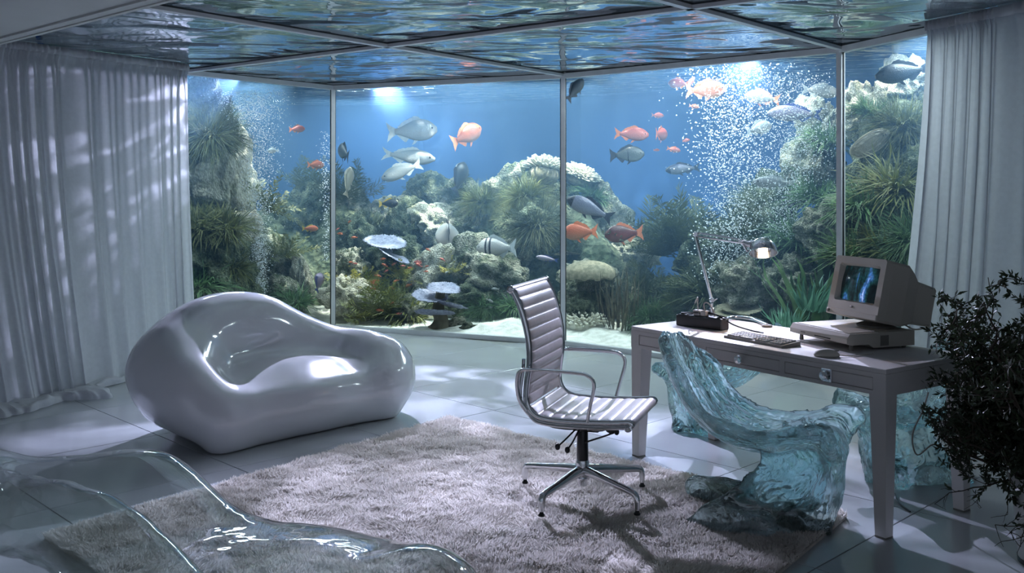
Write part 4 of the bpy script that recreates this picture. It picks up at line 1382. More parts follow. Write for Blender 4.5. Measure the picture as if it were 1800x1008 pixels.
# ------------------------------------------------------------------ reef materials
def rock_mat(name, pale, algae, amount, deep):
    m, nt, b, out = material(name)
    tc = nd(nt, 'ShaderNodeTexCoord', -1400)
    oi = nd(nt, 'ShaderNodeObjectInfo', -1400, 300)
    va_ = nd(nt, 'ShaderNodeVectorMath', -1200, operation='ADD')
    sc_ = nd(nt, 'ShaderNodeVectorMath', -1300, 200, operation='SCALE'); sc_.inputs['Scale'].default_value = 9.0
    cmb = nd(nt, 'ShaderNodeCombineXYZ', -1400, 150)
    nt.links.new(oi.outputs['Random'], cmb.inputs[0]); nt.links.new(oi.outputs['Random'], cmb.inputs[1])
    nt.links.new(cmb.outputs[0], sc_.inputs[0])
    nt.links.new(tc.outputs['Object'], va_.inputs[0]); nt.links.new(sc_.outputs[0], va_.inputs[1])
    n1 = nd(nt, 'ShaderNodeTexNoise', -900, 200); n1.inputs['Scale'].default_value = 2.2; n1.inputs['Detail'].default_value = 7; n1.inputs['Roughness'].default_value = .65
    n2 = nd(nt, 'ShaderNodeTexNoise', -900, -100); n2.inputs['Scale'].default_value = 13; n2.inputs['Detail'].default_value = 5; n2.inputs['Roughness'].default_value = .7
    vo = nd(nt, 'ShaderNodeTexVoronoi', -900, -400); vo.inputs['Scale'].default_value = 16
    for n in (n1, n2, vo): nt.links.new(va_.outputs[0], n.inputs['Vector'])
    r1 = nd(nt, 'ShaderNodeValToRGB', -650, 200)
    e = r1.color_ramp.elements
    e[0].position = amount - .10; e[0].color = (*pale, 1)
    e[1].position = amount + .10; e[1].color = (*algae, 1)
    nt.links.new(n1.outputs['Fac'], r1.inputs['Fac'])
    r2 = nd(nt, 'ShaderNodeValToRGB', -650, -100)
    e = r2.color_ramp.elements
    e[0].position = .36; e[0].color = (*deep, 1)
    e[1].position = .58; e[1].color = (1, 1, 1, 1)
    nt.links.new(n2.outputs['Fac'], r2.inputs['Fac'])
    mul = nd(nt, 'ShaderNodeMix', -350, data_type='RGBA', blend_type='MULTIPLY'); mul.inputs[0].default_value = .9
    nt.links.new(r1.outputs['Color'], mul.inputs[6]); nt.links.new(r2.outputs['Color'], mul.inputs[7])
    nt.links.new(mul.outputs[2], b.inputs['Base Color'])
    b.inputs['Roughness'].default_value = .9
    mx = nd(nt, 'ShaderNodeMath', -650, -350, operation='ADD')
    nt.links.new(n2.outputs['Fac'], mx.inputs[0]); nt.links.new(vo.outputs['Distance'], mx.inputs[1])
    bp = nd(nt, 'ShaderNodeBump', -350, -300); bp.inputs['Strength'].default_value = .8; bp.inputs['Distance'].default_value = .05
    nt.links.new(mx.outputs[0], bp.inputs['Height']); nt.links.new(bp.outputs['Normal'], b.inputs['Normal'])
    return m
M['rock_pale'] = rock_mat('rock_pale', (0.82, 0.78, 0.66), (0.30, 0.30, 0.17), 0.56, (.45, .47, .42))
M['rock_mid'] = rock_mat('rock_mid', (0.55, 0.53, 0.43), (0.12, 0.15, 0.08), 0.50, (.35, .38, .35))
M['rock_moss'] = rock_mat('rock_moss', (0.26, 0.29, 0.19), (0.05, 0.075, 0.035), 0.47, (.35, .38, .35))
M['weed_dark'] = pbr('weed_dark', (0.11, 0.13, 0.06), rough=.7, col2=(0.055, 0.075, 0.035), vscale=3, transl=.25, rand=.25)
M['weed_olive'] = pbr('weed_olive', (0.17, 0.18, 0.055), rough=.6, col2=(0.08, 0.10, 0.03), vscale=4, transl=.3, rand=.2)
M['weed_green'] = pbr('weed_green', (0.13, 0.24, 0.10), rough=.6, col2=(0.07, 0.13, 0.06), vscale=4, transl=.3, rand=.2)
M['grass_aqua'] = pbr('grass_aqua', (0.20, 0.42, 0.30), rough=.5, col2=(0.12, 0.28, 0.20), vscale=3, transl=.3)
M['leaf_yellow'] = pbr('leaf_yellow', (0.50, 0.44, 0.10), rough=.6, col2=(0.24, 0.25, 0.07), vscale=4, transl=.3)
M['coral_white'] = pbr('coral_white', (0.86, 0.84, 0.74), rough=.9, col2=(0.62, 0.60, 0.48), vscale=6, bump=.4, bscale=30)
M['coral_lilac'] = pbr('coral_lilac', (0.36, 0.38, 0.50), rough=.9, col2=(0.20, 0.21, 0.29), vscale=8, bump=.4, bscale=40)
M['coral_tan'] = pbr('coral_tan', (0.34, 0.31, 0.22), rough=.9, col2=(0.20, 0.19, 0.13), vscale=8, bump=.5, bscale=50)
M['coral_brown'] = pbr('coral_brown', (0.17, 0.15, 0.10), rough=.9, col2=(0.10, 0.09, 0.06), vscale=8, bump=.4, bscale=40)
M['bubble'] = pbr('air_bubble', (0.92, 0.96, 1.0), rough=.12, spec=1.0, var=.02)

# ------------------------------------------------------------------ reef meshes
import bmesh
def ico(sub):
    bm = bmesh.new()
    bmesh.ops.create_icosphere(bm, subdivisions=sub, radius=1)
    v = np.array([x.co[:] for x in bm.verts])
    f = np.array([[q.index for q in x.verts] for x in bm.faces])
    bm.free()
    return v, f
ICO_V, ICO_F = ico(5)
def rock_mesh(seed):
    p = ICO_V.copy()
    d = 1 + .42 * fbm(p * 1.25 + seed * 7.1, 4, seed) 
    rid = 1 - np.abs(vnoise(p * 3.2 + seed * 3.3, seed + 50)) * 2
    d = d + .14 * rid + .06 * fbm(p * 7 + seed, 3, seed + 9)
    hole = np.clip(vnoise(p * 4.5 + seed * 5, seed + 77) - .25, 0, 1)
    d = d - .45 * hole
    p = p * d[:, None]
    return new_mesh('rock', p, ICO_F)
ROCKS = [rock_mesh(s) for s in range(1, 9)]
ROCK_BY = {}
def rock_me(i, mat):
    k = (i % 8, mat)
    if k not in ROCK_BY:
        me = ROCKS[i % 8].copy(); me.materials.append(M[mat]); ROCK_BY[k] = me
    return ROCK_BY[k]

def blades(n, seed, base_r, ln, width, spread, droop, segs=5, wig=.06, up=.0, flat=False):
    r = np.random.RandomState(seed)
    az = r.rand(n) * 2 * np.pi
    br = base_r * np.sqrt(r.rand(n))
    base = np.stack([br * np.cos(az), br * np.sin(az), -.04 * r.rand(n)], 1)
    a2 = az + r.normal(0, .7, n)
    el = spread * np.sqrt(r.rand(n))
    D_ = np.stack([np.sin(el) * np.cos(a2), np.sin(el) * np.sin(a2), np.cos(el)], 1)
    L_ = ln[0] + (ln[1] - ln[0]) * r.rand(n)
    sd = np.stack([-np.sin(a2), np.cos(a2), np.zeros(n)], 1) + r.normal(0, .35, (n, 3))
    sd /= np.linalg.norm(sd, axis=1)[:, None]
    ph, am = r.rand(n) * 6.28, wig * (0.4 + r.rand(n))
    dr = droop * (0.4 + 1.2 * r.rand(n))
    V = []
    for k in range(segs + 1):
        t = k / segs
        c = base + D_ * (L_ * t)[:, None]
        c[:, 2] -= dr * L_ * t * t
        c = c + np.cross(sd, D_) * (am * L_ * np.sin(ph + t * 4.5) * t)[:, None]
        w = width * (1 - .92 * t ** 1.6) * (.55 + .45 * min(1, t * 4 + .2))
        V += [c - sd * w, c + sd * w]
    V = np.stack(V, 1)                       # n, 2(segs+1), 3
    m = 2 * (segs + 1)
    o = np.arange(n)[:, None] * m
    F = np.concatenate([o + np.array([[2 * k, 2 * k + 1, 2 * k + 3, 2 * k + 2]]) for k in range(segs)])
    return V.reshape(-1, 3), F

def fern(n, seed, ln, spread, droop, leaf, nl=34, lw=.012, base_r=.05):
    r = np.random.RandomState(seed)
    Vs, Fs, off = [], [], 0
    az = np.arange(n) * 2.399 + r.normal(0, .3, n)
    for i in range(n):
        el = spread * math.sqrt((i + .5) / n)
        d = np.array([math.sin(el) * math.cos(az[i]), math.sin(el) * math.sin(az[i]), math.cos(el)])
        L_ = ln[0] + (ln[1] - ln[0]) * r.rand()
        s = np.array([-math.sin(az[i]), math.cos(az[i]), 0]) + r.normal(0, .3, 3); s /= np.linalg.norm(s)
        t = np.linspace(0, 1, nl)
        b0 = base_r * np.array([math.cos(az[i]), math.sin(az[i]), 0])
        c = b0 + d[None] * (t * L_)[:, None]; c[:, 2] -= droop * L_ * t ** 2
        c += s[None] * (.06 * L_ * np.sin(t * 3 + i))[:, None]
        tg = np.gradient(c, axis=0); tg /= np.linalg.norm(tg, axis=1)[:, None]
        w = .006
        V = np.stack([c - s * w, c + s * w], 1).reshape(-1, 3)
        F = np.array([[2 * k, 2 * k + 1, 2 * k + 3, 2 * k + 2] for k in range(nl - 1)])
        Vs.append(V); Fs.append(F + off); off += len(V)
        env = np.sin(np.pi * np.clip(t * .9 + .1, 0, 1)) ** .6
        for sg in (-1, 1):
            ld_ = s * sg * .8 + tg * .75 + r.normal(0, .25, (nl, 3)); ld_ /= np.linalg.norm(ld_, axis=1)[:, None]
            l = (leaf * env * (.7 + .5 * r.rand(nl)))[:, None]
            V = np.stack([c, c + ld_ * l * .5 + tg * lw, c + ld_ * l, c + ld_ * l * .5 - tg * lw], 1).reshape(-1, 3)
            F = np.arange(nl * 4).reshape(-1, 4)
            Vs.append(V); Fs.append(F + off); off += len(V)
    return np.concatenate(Vs), np.concatenate(Fs)

def fingers(n, seed, r0, ln, rad, flatz=.7, spread=1.35):
    r = np.random.RandomState(seed)
    mb_v, mb_f, off = [], [], 0
    k = np.arange(n) + .5
    el = np.arccos(1 - k / n * (1 - math.cos(spread)))
    az = k * 2.39996
    D_ = np.stack([np.sin(el) * np.cos(az), np.sin(el) * np.sin(az), np.cos(el)], 1)
    for i in range(n):
        d = D_[i] + r.normal(0, .13, 3); d /= np.linalg.norm(d)
        a = np.cross(d, r.normal(0, 1, 3)); a /= np.linalg.norm(a); b = np.cross(d, a)
        L_ = ln[0] + (ln[1] - ln[0]) * r.rand()
        rr = rad * (.7 + .6 * r.rand())
        ring = []
        for t, q in ((0, 1.1), (.55, .95), (.85, 1.0), (1.0, .45)):
            c = D_[i] * r0 * .8 + d * (L_ * t + r0 * .2)
            for j in range(6):
                ang = j * math.pi / 3
                ring.append(c + (a * math.cos(ang) + b * math.sin(ang)) * rr * q)
        V = np.array(ring); V[:, 2] *= flatz
        F = []
        for m_ in range(3):
            for j in range(6):
                F.append((m_ * 6 + j, m_ * 6 + (j + 1) % 6, m_ * 6 + 6 + (j + 1) % 6, m_ * 6 + 6 + j))
        F += [(18, 19, 20, 21), (18, 21, 22, 23)]
        mb_v.append(V); mb_f.append(np.array(F) + off); off += len(V)
    # dome body
    V = ICO_V[:642 * 0 + len(ICO_V)] * np.array([r0, r0, r0 * flatz]) * 1.0
    return np.concatenate(mb_v), np.concatenate(mb_f)

def table_disc(seed, fringe=.10, thick=.04, bowl=.12, nth=150, nr=14):
    r = np.random.RandomState(seed)
    th = np.linspace(0, 2 * np.pi, nth, endpoint=False)
    rim = 1 + .16 * vnoise(np.stack([np.cos(th) * 1.7, np.sin(th) * 1.7, th * 0], 1), seed) + fringe * (np.arange(nth) % 3 == 0) * (.5 + r.rand(nth)) + .05 * r.rand(nth)
    V = []
    for s in (1, -1):
        for k in range(nr):
            q = k / (nr - 1)
            rr = rim * q if q > .82 else (1 + (rim - 1) * q * .6) * q
            z = bowl * q * q + .04 * vnoise(np.stack([np.cos(th) * q * 5, np.sin(th) * q * 5, th * 0 + seed], 1), seed + 3) * q + .025 * r.rand(nth) * (q > .1)
            z = z + s * thick * .5 * (1 - q * .7)
            V.append(np.stack([rr * np.cos(th), rr * np.sin(th), z], 1))
    V = np.array(V).reshape(-1, 3)
    idx = np.arange(2 * nr * nth).reshape(2 * nr, nth)
    F = []
    for s in range(2):
        for k in range(nr - 1):
            a, b = idx[s * nr + k], idx[s * nr + k + 1]
            q = np.stack([a, b, np.roll(b, -1), np.roll(a, -1)], 1)
            F.append(q if s == 0 else q[:, ::-1])
    a, b = idx[nr - 1], idx[2 * nr - 1]
    F.append(np.stack([a, b, np.roll(b, -1), np.roll(a, -1)], 1))
    return V, np.concatenate(F)

def mk(name, vf, mat):
    me = new_mesh(name, *vf)
    me.materials.append(M[mat])
    return me
def variants(name, fn, mats, n=2):
    return {m: [mk(name, fn(s), m) for s in range(n)] for m in mats}
HAIR = variants('weed', lambda s: blades(1500, 100 + s, .22, (.55, 1.1), .010, 1.75, .28, 5, .10), ('weed_dark', 'weed_olive', 'weed_green'))
TUFT = variants('tuft', lambda s: blades(420, 120 + s, .25, (.4, 1.0), .022, 1.35, .35, 6, .10), ('weed_olive', 'weed_green', 'weed_dark'))
GRASS = variants('grass', lambda s: blades(46, 140 + s, .35, (.6, 1.05), .045, .62, .10, 6, .12), ('grass_aqua', 'weed_green'))
FERN = variants('fern', lambda s: fern(26, 160 + s, (.6, 1.05), 1.15, .12, .26), ('weed_dark', 'weed_green', 'weed_olive'))
LEAFY = variants('leafy', lambda s: fern(22, 180 + s, (.5, 1.0), 1.3, .15, .15, 14, .030), ('leaf_yellow', 'weed_olive'))
FINGER = variants('fingers', lambda s: fingers(260, 200 + s, .62, (.18, .42), .045), ('coral_white', 'coral_tan'))
DISC = variants('disc', lambda s: table_disc(220 + s), ('coral_lilac', 'coral_tan'), 3)
WHIP = mk('whips', blades(70, 240, .35, (.55, 1.05), .022, .38, .0, 6, .10), 'coral_brown')
DOME = mk('dome_core', (ICO_V[:] * np.array([.66, .66, .46]), ICO_F), 'coral_tan')
DOMEW = mk('dome_core', (ICO_V[:] * np.array([.66, .66, .46]), ICO_F), 'coral_white')

# ------------------------------------------------------------------ reef slope behind the loose rocks
TOPY = np.array([(250, 110), (325, 170), (400, 300), (450, 400), (540, 400), (590, 370), (650, 385), (720, 375), (800, 360), (880, 345), (950, 330), (1030, 360), (1075, 440), (1130, 520), (1200, 480), (1260, 470), (1330, 430), (1400, 340), (1450, 270), (1520, 210), (1600, 160), (1800, 100)])
V = []
kk = np.linspace(1.03, 1.55, 46)
gline2 = glass_line(70)
for k in kk:
    q = CEN + (gline2 - CEN) * k
    d = np.linalg.norm(q - gline2, axis=1)
    px = 900 + q[:, 0] / q[:, 1] * F_PX
    top = EYE - (np.interp(px, TOPY[:, 0], TOPY[:, 1]) - HOR) / F_PX * q[:, 1]
    p = np.stack([q[:, 0], q[:, 1], q[:, 0] * 0], 1)
    start = .95 + .35 * fbm(p * .9, 2, 71)
    s = np.clip((d - start) / 1.5, 0, 1); s = s * s * (3 - 2 * s)
    rough = (.20 * fbm(p * 1.8, 4, 73) + .10 * np.abs(vnoise(p * 5, 74))) * np.clip(s * 3, 0, 1)
    V.append(np.stack([q[:, 0], q[:, 1], np.clip(top * s + rough - .06 * (s < .01), -.05, 2.5)], 1))
V = np.array(V)
idx = np.arange(V.shape[0] * V.shape[1]).reshape(V.shape[:2])
F = np.stack([idx[:-1, :-1], idx[:-1, 1:], idx[1:, 1:], idx[1:, :-1]], -1).reshape(-1, 4)
tag(obj('reef_slope', new_mesh('reef_slope', V.reshape(-1, 3), F), M['rock_moss']), 'dark mossy reef slope behind the loose aquarium rocks', 'reef')

# ------------------------------------------------------------------ rocks: pixel, radius in pixels, depth, material, stretch, label
rr_ = random.Random(3)
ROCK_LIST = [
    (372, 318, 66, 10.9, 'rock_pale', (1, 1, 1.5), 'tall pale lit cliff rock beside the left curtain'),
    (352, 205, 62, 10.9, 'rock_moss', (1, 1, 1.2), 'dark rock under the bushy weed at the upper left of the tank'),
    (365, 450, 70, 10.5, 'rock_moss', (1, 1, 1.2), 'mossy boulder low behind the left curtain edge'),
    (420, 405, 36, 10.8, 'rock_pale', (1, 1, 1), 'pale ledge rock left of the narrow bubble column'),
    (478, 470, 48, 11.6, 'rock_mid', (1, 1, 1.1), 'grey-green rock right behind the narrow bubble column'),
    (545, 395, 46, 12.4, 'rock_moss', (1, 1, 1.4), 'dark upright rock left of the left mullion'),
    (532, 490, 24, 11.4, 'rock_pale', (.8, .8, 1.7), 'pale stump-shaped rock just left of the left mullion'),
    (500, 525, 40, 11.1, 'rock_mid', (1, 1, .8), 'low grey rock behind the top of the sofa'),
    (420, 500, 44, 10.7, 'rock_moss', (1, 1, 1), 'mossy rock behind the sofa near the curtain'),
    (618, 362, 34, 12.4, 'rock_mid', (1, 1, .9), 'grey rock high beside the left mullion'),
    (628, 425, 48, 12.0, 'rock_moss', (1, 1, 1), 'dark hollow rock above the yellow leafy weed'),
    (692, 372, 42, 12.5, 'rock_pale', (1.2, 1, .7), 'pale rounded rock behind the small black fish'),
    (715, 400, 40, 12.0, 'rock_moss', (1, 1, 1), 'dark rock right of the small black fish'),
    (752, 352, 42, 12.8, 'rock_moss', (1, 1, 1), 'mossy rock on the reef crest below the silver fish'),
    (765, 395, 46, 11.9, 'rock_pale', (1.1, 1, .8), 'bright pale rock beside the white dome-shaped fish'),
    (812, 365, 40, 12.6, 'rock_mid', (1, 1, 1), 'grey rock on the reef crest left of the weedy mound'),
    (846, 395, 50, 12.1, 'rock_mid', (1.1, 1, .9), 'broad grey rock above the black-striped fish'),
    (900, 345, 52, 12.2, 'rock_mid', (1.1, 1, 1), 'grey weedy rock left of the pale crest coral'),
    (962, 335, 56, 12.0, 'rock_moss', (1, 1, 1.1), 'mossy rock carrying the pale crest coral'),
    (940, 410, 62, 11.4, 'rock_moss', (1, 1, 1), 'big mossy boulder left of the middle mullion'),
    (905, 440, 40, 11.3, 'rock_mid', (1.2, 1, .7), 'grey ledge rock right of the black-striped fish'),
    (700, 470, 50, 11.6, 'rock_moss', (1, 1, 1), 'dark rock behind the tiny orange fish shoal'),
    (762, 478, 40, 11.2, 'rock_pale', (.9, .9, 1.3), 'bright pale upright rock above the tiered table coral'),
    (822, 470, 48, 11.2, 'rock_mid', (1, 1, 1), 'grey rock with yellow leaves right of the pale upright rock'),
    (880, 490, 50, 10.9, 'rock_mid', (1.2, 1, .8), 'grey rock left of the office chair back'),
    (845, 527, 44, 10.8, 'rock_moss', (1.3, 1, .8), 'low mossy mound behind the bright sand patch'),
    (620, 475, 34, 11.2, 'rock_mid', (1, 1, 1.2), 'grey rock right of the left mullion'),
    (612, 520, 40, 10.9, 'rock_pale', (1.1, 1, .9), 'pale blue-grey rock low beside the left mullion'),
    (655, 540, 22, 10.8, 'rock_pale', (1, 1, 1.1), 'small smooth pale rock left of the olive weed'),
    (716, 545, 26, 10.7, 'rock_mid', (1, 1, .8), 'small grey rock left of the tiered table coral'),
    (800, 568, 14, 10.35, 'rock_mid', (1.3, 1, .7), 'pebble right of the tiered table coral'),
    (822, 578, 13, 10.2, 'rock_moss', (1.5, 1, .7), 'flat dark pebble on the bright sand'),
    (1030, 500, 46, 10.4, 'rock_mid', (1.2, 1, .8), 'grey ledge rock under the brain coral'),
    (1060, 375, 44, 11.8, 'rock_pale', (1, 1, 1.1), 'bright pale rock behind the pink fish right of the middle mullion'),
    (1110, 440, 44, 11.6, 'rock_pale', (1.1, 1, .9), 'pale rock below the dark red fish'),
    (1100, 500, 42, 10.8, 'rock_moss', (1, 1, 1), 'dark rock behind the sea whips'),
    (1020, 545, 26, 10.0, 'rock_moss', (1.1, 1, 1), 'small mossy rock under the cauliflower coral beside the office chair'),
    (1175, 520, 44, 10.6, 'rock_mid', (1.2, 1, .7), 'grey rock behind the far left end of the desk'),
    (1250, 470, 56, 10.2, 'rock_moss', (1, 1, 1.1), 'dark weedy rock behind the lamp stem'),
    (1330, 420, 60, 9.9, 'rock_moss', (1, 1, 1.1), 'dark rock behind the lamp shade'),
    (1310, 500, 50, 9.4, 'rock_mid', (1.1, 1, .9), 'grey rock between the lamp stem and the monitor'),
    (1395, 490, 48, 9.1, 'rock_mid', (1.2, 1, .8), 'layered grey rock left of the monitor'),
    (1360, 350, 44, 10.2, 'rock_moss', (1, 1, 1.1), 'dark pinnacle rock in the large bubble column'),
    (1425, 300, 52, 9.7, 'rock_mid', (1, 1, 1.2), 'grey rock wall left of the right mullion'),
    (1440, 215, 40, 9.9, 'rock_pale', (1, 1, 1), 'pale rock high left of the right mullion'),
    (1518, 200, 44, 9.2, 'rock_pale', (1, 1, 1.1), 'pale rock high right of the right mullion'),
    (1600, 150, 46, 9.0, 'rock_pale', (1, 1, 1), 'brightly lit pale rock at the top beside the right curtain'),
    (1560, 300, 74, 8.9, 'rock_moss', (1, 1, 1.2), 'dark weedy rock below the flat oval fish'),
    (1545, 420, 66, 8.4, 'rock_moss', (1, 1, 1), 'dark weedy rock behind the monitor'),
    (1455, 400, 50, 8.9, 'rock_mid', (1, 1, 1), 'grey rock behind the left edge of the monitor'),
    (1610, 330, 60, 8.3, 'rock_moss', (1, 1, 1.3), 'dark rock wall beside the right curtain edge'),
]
for i, (px, py, rp_, d, mat, st, lab) in enumerate(ROCK_LIST):
    p = at(px, py, d)
    r = rp_ * d / F_PX
    b = behind(p)
    if b < r * .95:                                  # keep it behind the glass
        dd = d + (r * .95 - b) * 1.1
        p = at(px, py, dd); r = rp_ * dd / F_PX
    o = obj('reef_rock', rock_me(i, mat), None, None, p, (rr_.uniform(-.4, .4), rr_.uniform(-.4, .4), rr_.uniform(0, 6.28)), tuple(r * s * .92 for s in st))
    tag(o, lab, 'rock', 'rocks of the aquarium reef')

# ------------------------------------------------------------------ plants: mesh, material, pixel of the foot, height in pixels, depth, tilt, label
PLANTS = [
    (HAIR, 'weed_dark', 368, 235, 78, 10.5, (0.5, 0.2), 'bushy dark weed at the upper left beside the curtain'),
    (HAIR, 'weed_green', 378, 215, 62, 10.9, (0.4, 0.6), 'dark feathery weed reaching right towards the narrow bubble column'),
    (FERN, 'weed_dark', 345, 190, 65, 10.9, (0.1, 0.2), 'topmost dark weed touching the water surface beside the left curtain'),
    (TUFT, 'weed_olive', 350, 400, 70, 10.2, (0.4, 0.3), 'olive weed hanging on the pale cliff rock'),
    (TUFT, 'weed_olive', 395, 400, 70, 10.3, (0.5, 0.4), 'olive weed in front of the pale ledge rock'),
    (LEAFY, 'weed_olive', 470, 370, 80, 11.2, (0.3, 0.5), 'thin sprig of green weed right of the narrow bubble column'),
    (TUFT, 'weed_green', 350, 500, 80, 10.0, (0.3, 0.2), 'green grassy weed low beside the left curtain'),
    (TUFT, 'weed_olive', 405, 470, 60, 10.3, (0.3, 0.4), 'olive weed above the middle of the sofa back'),
    (LEAFY, 'weed_olive', 500, 450, 75, 11.2, (0.3, 0.3), 'leafy green weed left of the left mullion'),
    (FERN, 'weed_dark', 540, 340, 80, 12.6, (0.1, 0.1), 'dark feathery plant in the blue water left of the left mullion'),
    (TUFT, 'weed_green', 520, 530, 55, 10.9, (0.2, 0.2), 'green weed just above the sofa near the left mullion'),
    (FERN, 'weed_dark', 610, 360, 100, 12.4, (0.1, 0.0), 'dark feathery plant right of the left mullion'),
    (TUFT, 'weed_dark', 655, 400, 60, 12.0, (0.2, 0.2), 'thin dark weed left of the small black fish'),
    (LEAFY, 'leaf_yellow', 630, 500, 70, 11.1, (0.2, 0.0), 'yellow leafy weed beside the left mullion'),
    (FERN, 'weed_olive', 668, 560, 105, 10.75, (0.15, -0.25), 'large dark olive weed left of the tiered table coral'),
    (TUFT, 'weed_olive', 715, 555, 95, 10.8, (0.2, 0.3), 'spreading olive weed with tiny orange fish'),
    (LEAFY, 'leaf_yellow', 705, 490, 60, 11.1, (0.2, 0.2), 'yellow leafy weed under the lilac plate coral'),
    (LEAFY, 'leaf_yellow', 800, 480, 50, 11.0, (0.2, 0.1), 'yellow leafy weed right of the white dome-shaped fish'),
    (FERN, 'weed_dark', 745, 350, 48, 12.7, (0.1, 0.0), 'dark feathery tuft on the crest below the silver fish'),
    (FERN, 'weed_dark', 805, 355, 62, 12.4, (0.1, 0.1), 'dark feathery weed on the crest left of the weedy mound'),
    (HAIR, 'weed_olive', 850, 355, 58, 11.9, (0.2, 0.0), 'mossy olive weed mound on the reef crest'),
    (HAIR, 'weed_olive', 925, 345, 60, 11.5, (0.3, -0.2), 'dense olive weed left of the pale crest coral'),
    (HAIR, 'weed_dark', 945, 395, 70, 11.1, (0.4, -0.1), 'dense dark weed left of the middle mullion'),
    (TUFT, 'weed_olive', 905, 385, 50, 11.4, (0.4, 0.0), 'olive weed hanging above the black-striped fish'),
    (HAIR, 'weed_green', 855, 540, 50, 10.6, (0.2, 0.0), 'mossy green weed behind the bright sand patch'),
    (TUFT, 'weed_green', 905, 540, 50, 10.5, (0.2, 0.0), 'green weed left of the office chair back'),
    (TUFT, 'weed_green', 1040, 345, 50, 11.6, (0.3, 0.4), 'green weed under the right half of the pale crest coral'),
    (FERN, 'weed_dark', 1165, 450, 130, 10.6, (0.05, -0.1), 'tall dark feathery plant right of the dark red fish'),
    (FERN, 'weed_dark', 1205, 440, 135, 10.5, (0.05, 0.1), 'tall dark feathery plant left of the lamp stem'),
    (FERN, 'weed_dark', 1190, 560, 115, 10.0, (0.05, 0.0), 'spreading feathery plant above the left end of the desk'),
    (FERN, 'weed_dark', 1140, 520, 85, 10.2, (0.2, -0.6), 'feathery plant leaning left over the sea whips'),
    (HAIR, 'weed_green', 1145, 560, 55, 9.7, (0.1, 0.0), 'low bushy green weed behind the left corner of the desk'),
    (TUFT, 'weed_dark', 1250, 520, 95, 9.7, (0.2, 0.1), 'dark weed behind the lamp stem'),
    (FERN, 'weed_dark', 1300, 440, 100, 9.8, (0.1, 0.0), 'dark feathery plant in front of the large bubble column'),
    (HAIR, 'weed_dark', 1340, 360, 75, 10.0, (0.3, 0.0), 'dark weed tuft in the large bubble column'),
    (TUFT, 'weed_green', 1400, 420, 90, 9.3, (0.3, -0.2), 'green weed between the lamp shade and the right mullion'),
    (GRASS, 'grass_aqua', 1385, 585, 62, 8.35, (0.0, 0.0), 'aqua-green grass tuft behind the desk left of the computer'),
    (GRASS, 'grass_aqua', 1428, 545, 75, 8.5, (0.0, 0.1), 'tall aqua-green grass just left of the monitor'),
    (GRASS, 'weed_green', 1438, 560, 160, 8.8, (0.0, -0.05), 'tall arching green stalks left of the right mullion'),
    (TUFT, 'weed_green', 1440, 350, 90, 9.3, (0.3, 0.1), 'green weed on the rock wall left of the right mullion'),
    (TUFT, 'weed_green', 1455, 250, 70, 9.5, (0.4, 0.0), 'green weed beside the top half of the right mullion'),
    (TUFT, 'weed_green', 1530, 200, 60, 8.8, (0.3, 0.2), 'green weed under the large dark fish'),
    (HAIR, 'weed_olive', 1590, 220, 85, 8.6, (0.4, 0.0), 'olive weed at the upper right beside the curtain'),
    (TUFT, 'weed_olive', 1580, 330, 110, 8.1, (0.4, -0.1), 'olive weed wall beside the right curtain'),
    (TUFT, 'weed_green', 1520, 360, 95, 8.2, (0.4, -0.2), 'green weed right of the right mullion below the flat oval fish'),
    (TUFT, 'weed_olive', 1560, 440, 100, 7.9, (0.3, 0.0), 'olive weed directly above the monitor'),
    (TUFT, 'weed_green', 1500, 450, 90, 7.95, (0.3, -0.1), 'green weed at the top left corner of the monitor'),
    (HAIR, 'weed_green', 1610, 420, 90, 7.7, (0.3, -0.2), 'bushy green weed at the right curtain above the computer'),
]
NPL = 0
for i, (kind, mat, px, py, hp, d, tl, lab) in enumerate(PLANTS):
    p = at(px, py, d)
    s = hp * d / F_PX
    b = behind(p)
    if b < s * .62:
        dd = d + (s * .62 - b) * 1.05
        p = at(px, py, dd); s = hp * dd / F_PX
    nm = {'weed': 'sea_weed', 'tuft': 'sea_weed', 'grass': 'sea_grass', 'fern': 'feather_weed', 'leafy': 'leafy_weed'}[kind[mat][0].name.split('.')[0]]
    me = kind[mat][i % len(kind[mat])]
    o = obj(nm, me, None, None, p, (tl[0], tl[1], i * 1.7) if kind is not GRASS else (0, tl[1], i * 1.3), s)
    # lean first, spin about its own axis
    o.rotation_euler = (Matrix.Rotation(tl[1], 3, 'Y') @ Matrix.Rotation(tl[0], 3, 'X') @ Matrix.Rotation(i * 1.7, 3, 'Z')).to_euler()
    tag(o, lab, 'seaweed' if kind is not GRASS else 'sea grass', 'plants of the aquarium reef')

# ------------------------------------------------------------------ corals
def coral(name, label, p):
    return thing(name, label, 'coral', p, 0, 'corals of the reef')
for px, py, wp, d, lab in ((958, 292, 46, 11.7, 'pale knobbly crest coral left of the middle mullion'), (1018, 300, 44, 11.75, 'pale knobbly crest coral right of the middle mullion')):
    s = wp * d / F_PX
    c = coral('crest_coral', lab, at(px, py + 12, d)); c.scale = (s, s, s * (1.0 if px < 1000 else .8)); c.rotation_euler = (.25, -.15 if px < 1000 else .3, px)
    obj('core', DOME, None, c, (0, 0, -.05), None, .9); obj('branches', FINGER['coral_white'][px % 2], None, c)
s = 46 * 9.95 / F_PX
c = coral('cauliflower_coral', 'white cauliflower coral right of the office chair back', at(1026, 572, 9.95)); c.scale = (s, s, s * .9)
obj('core', DOMEW, None, c); obj('branches', FINGER['coral_white'][1], None, c)
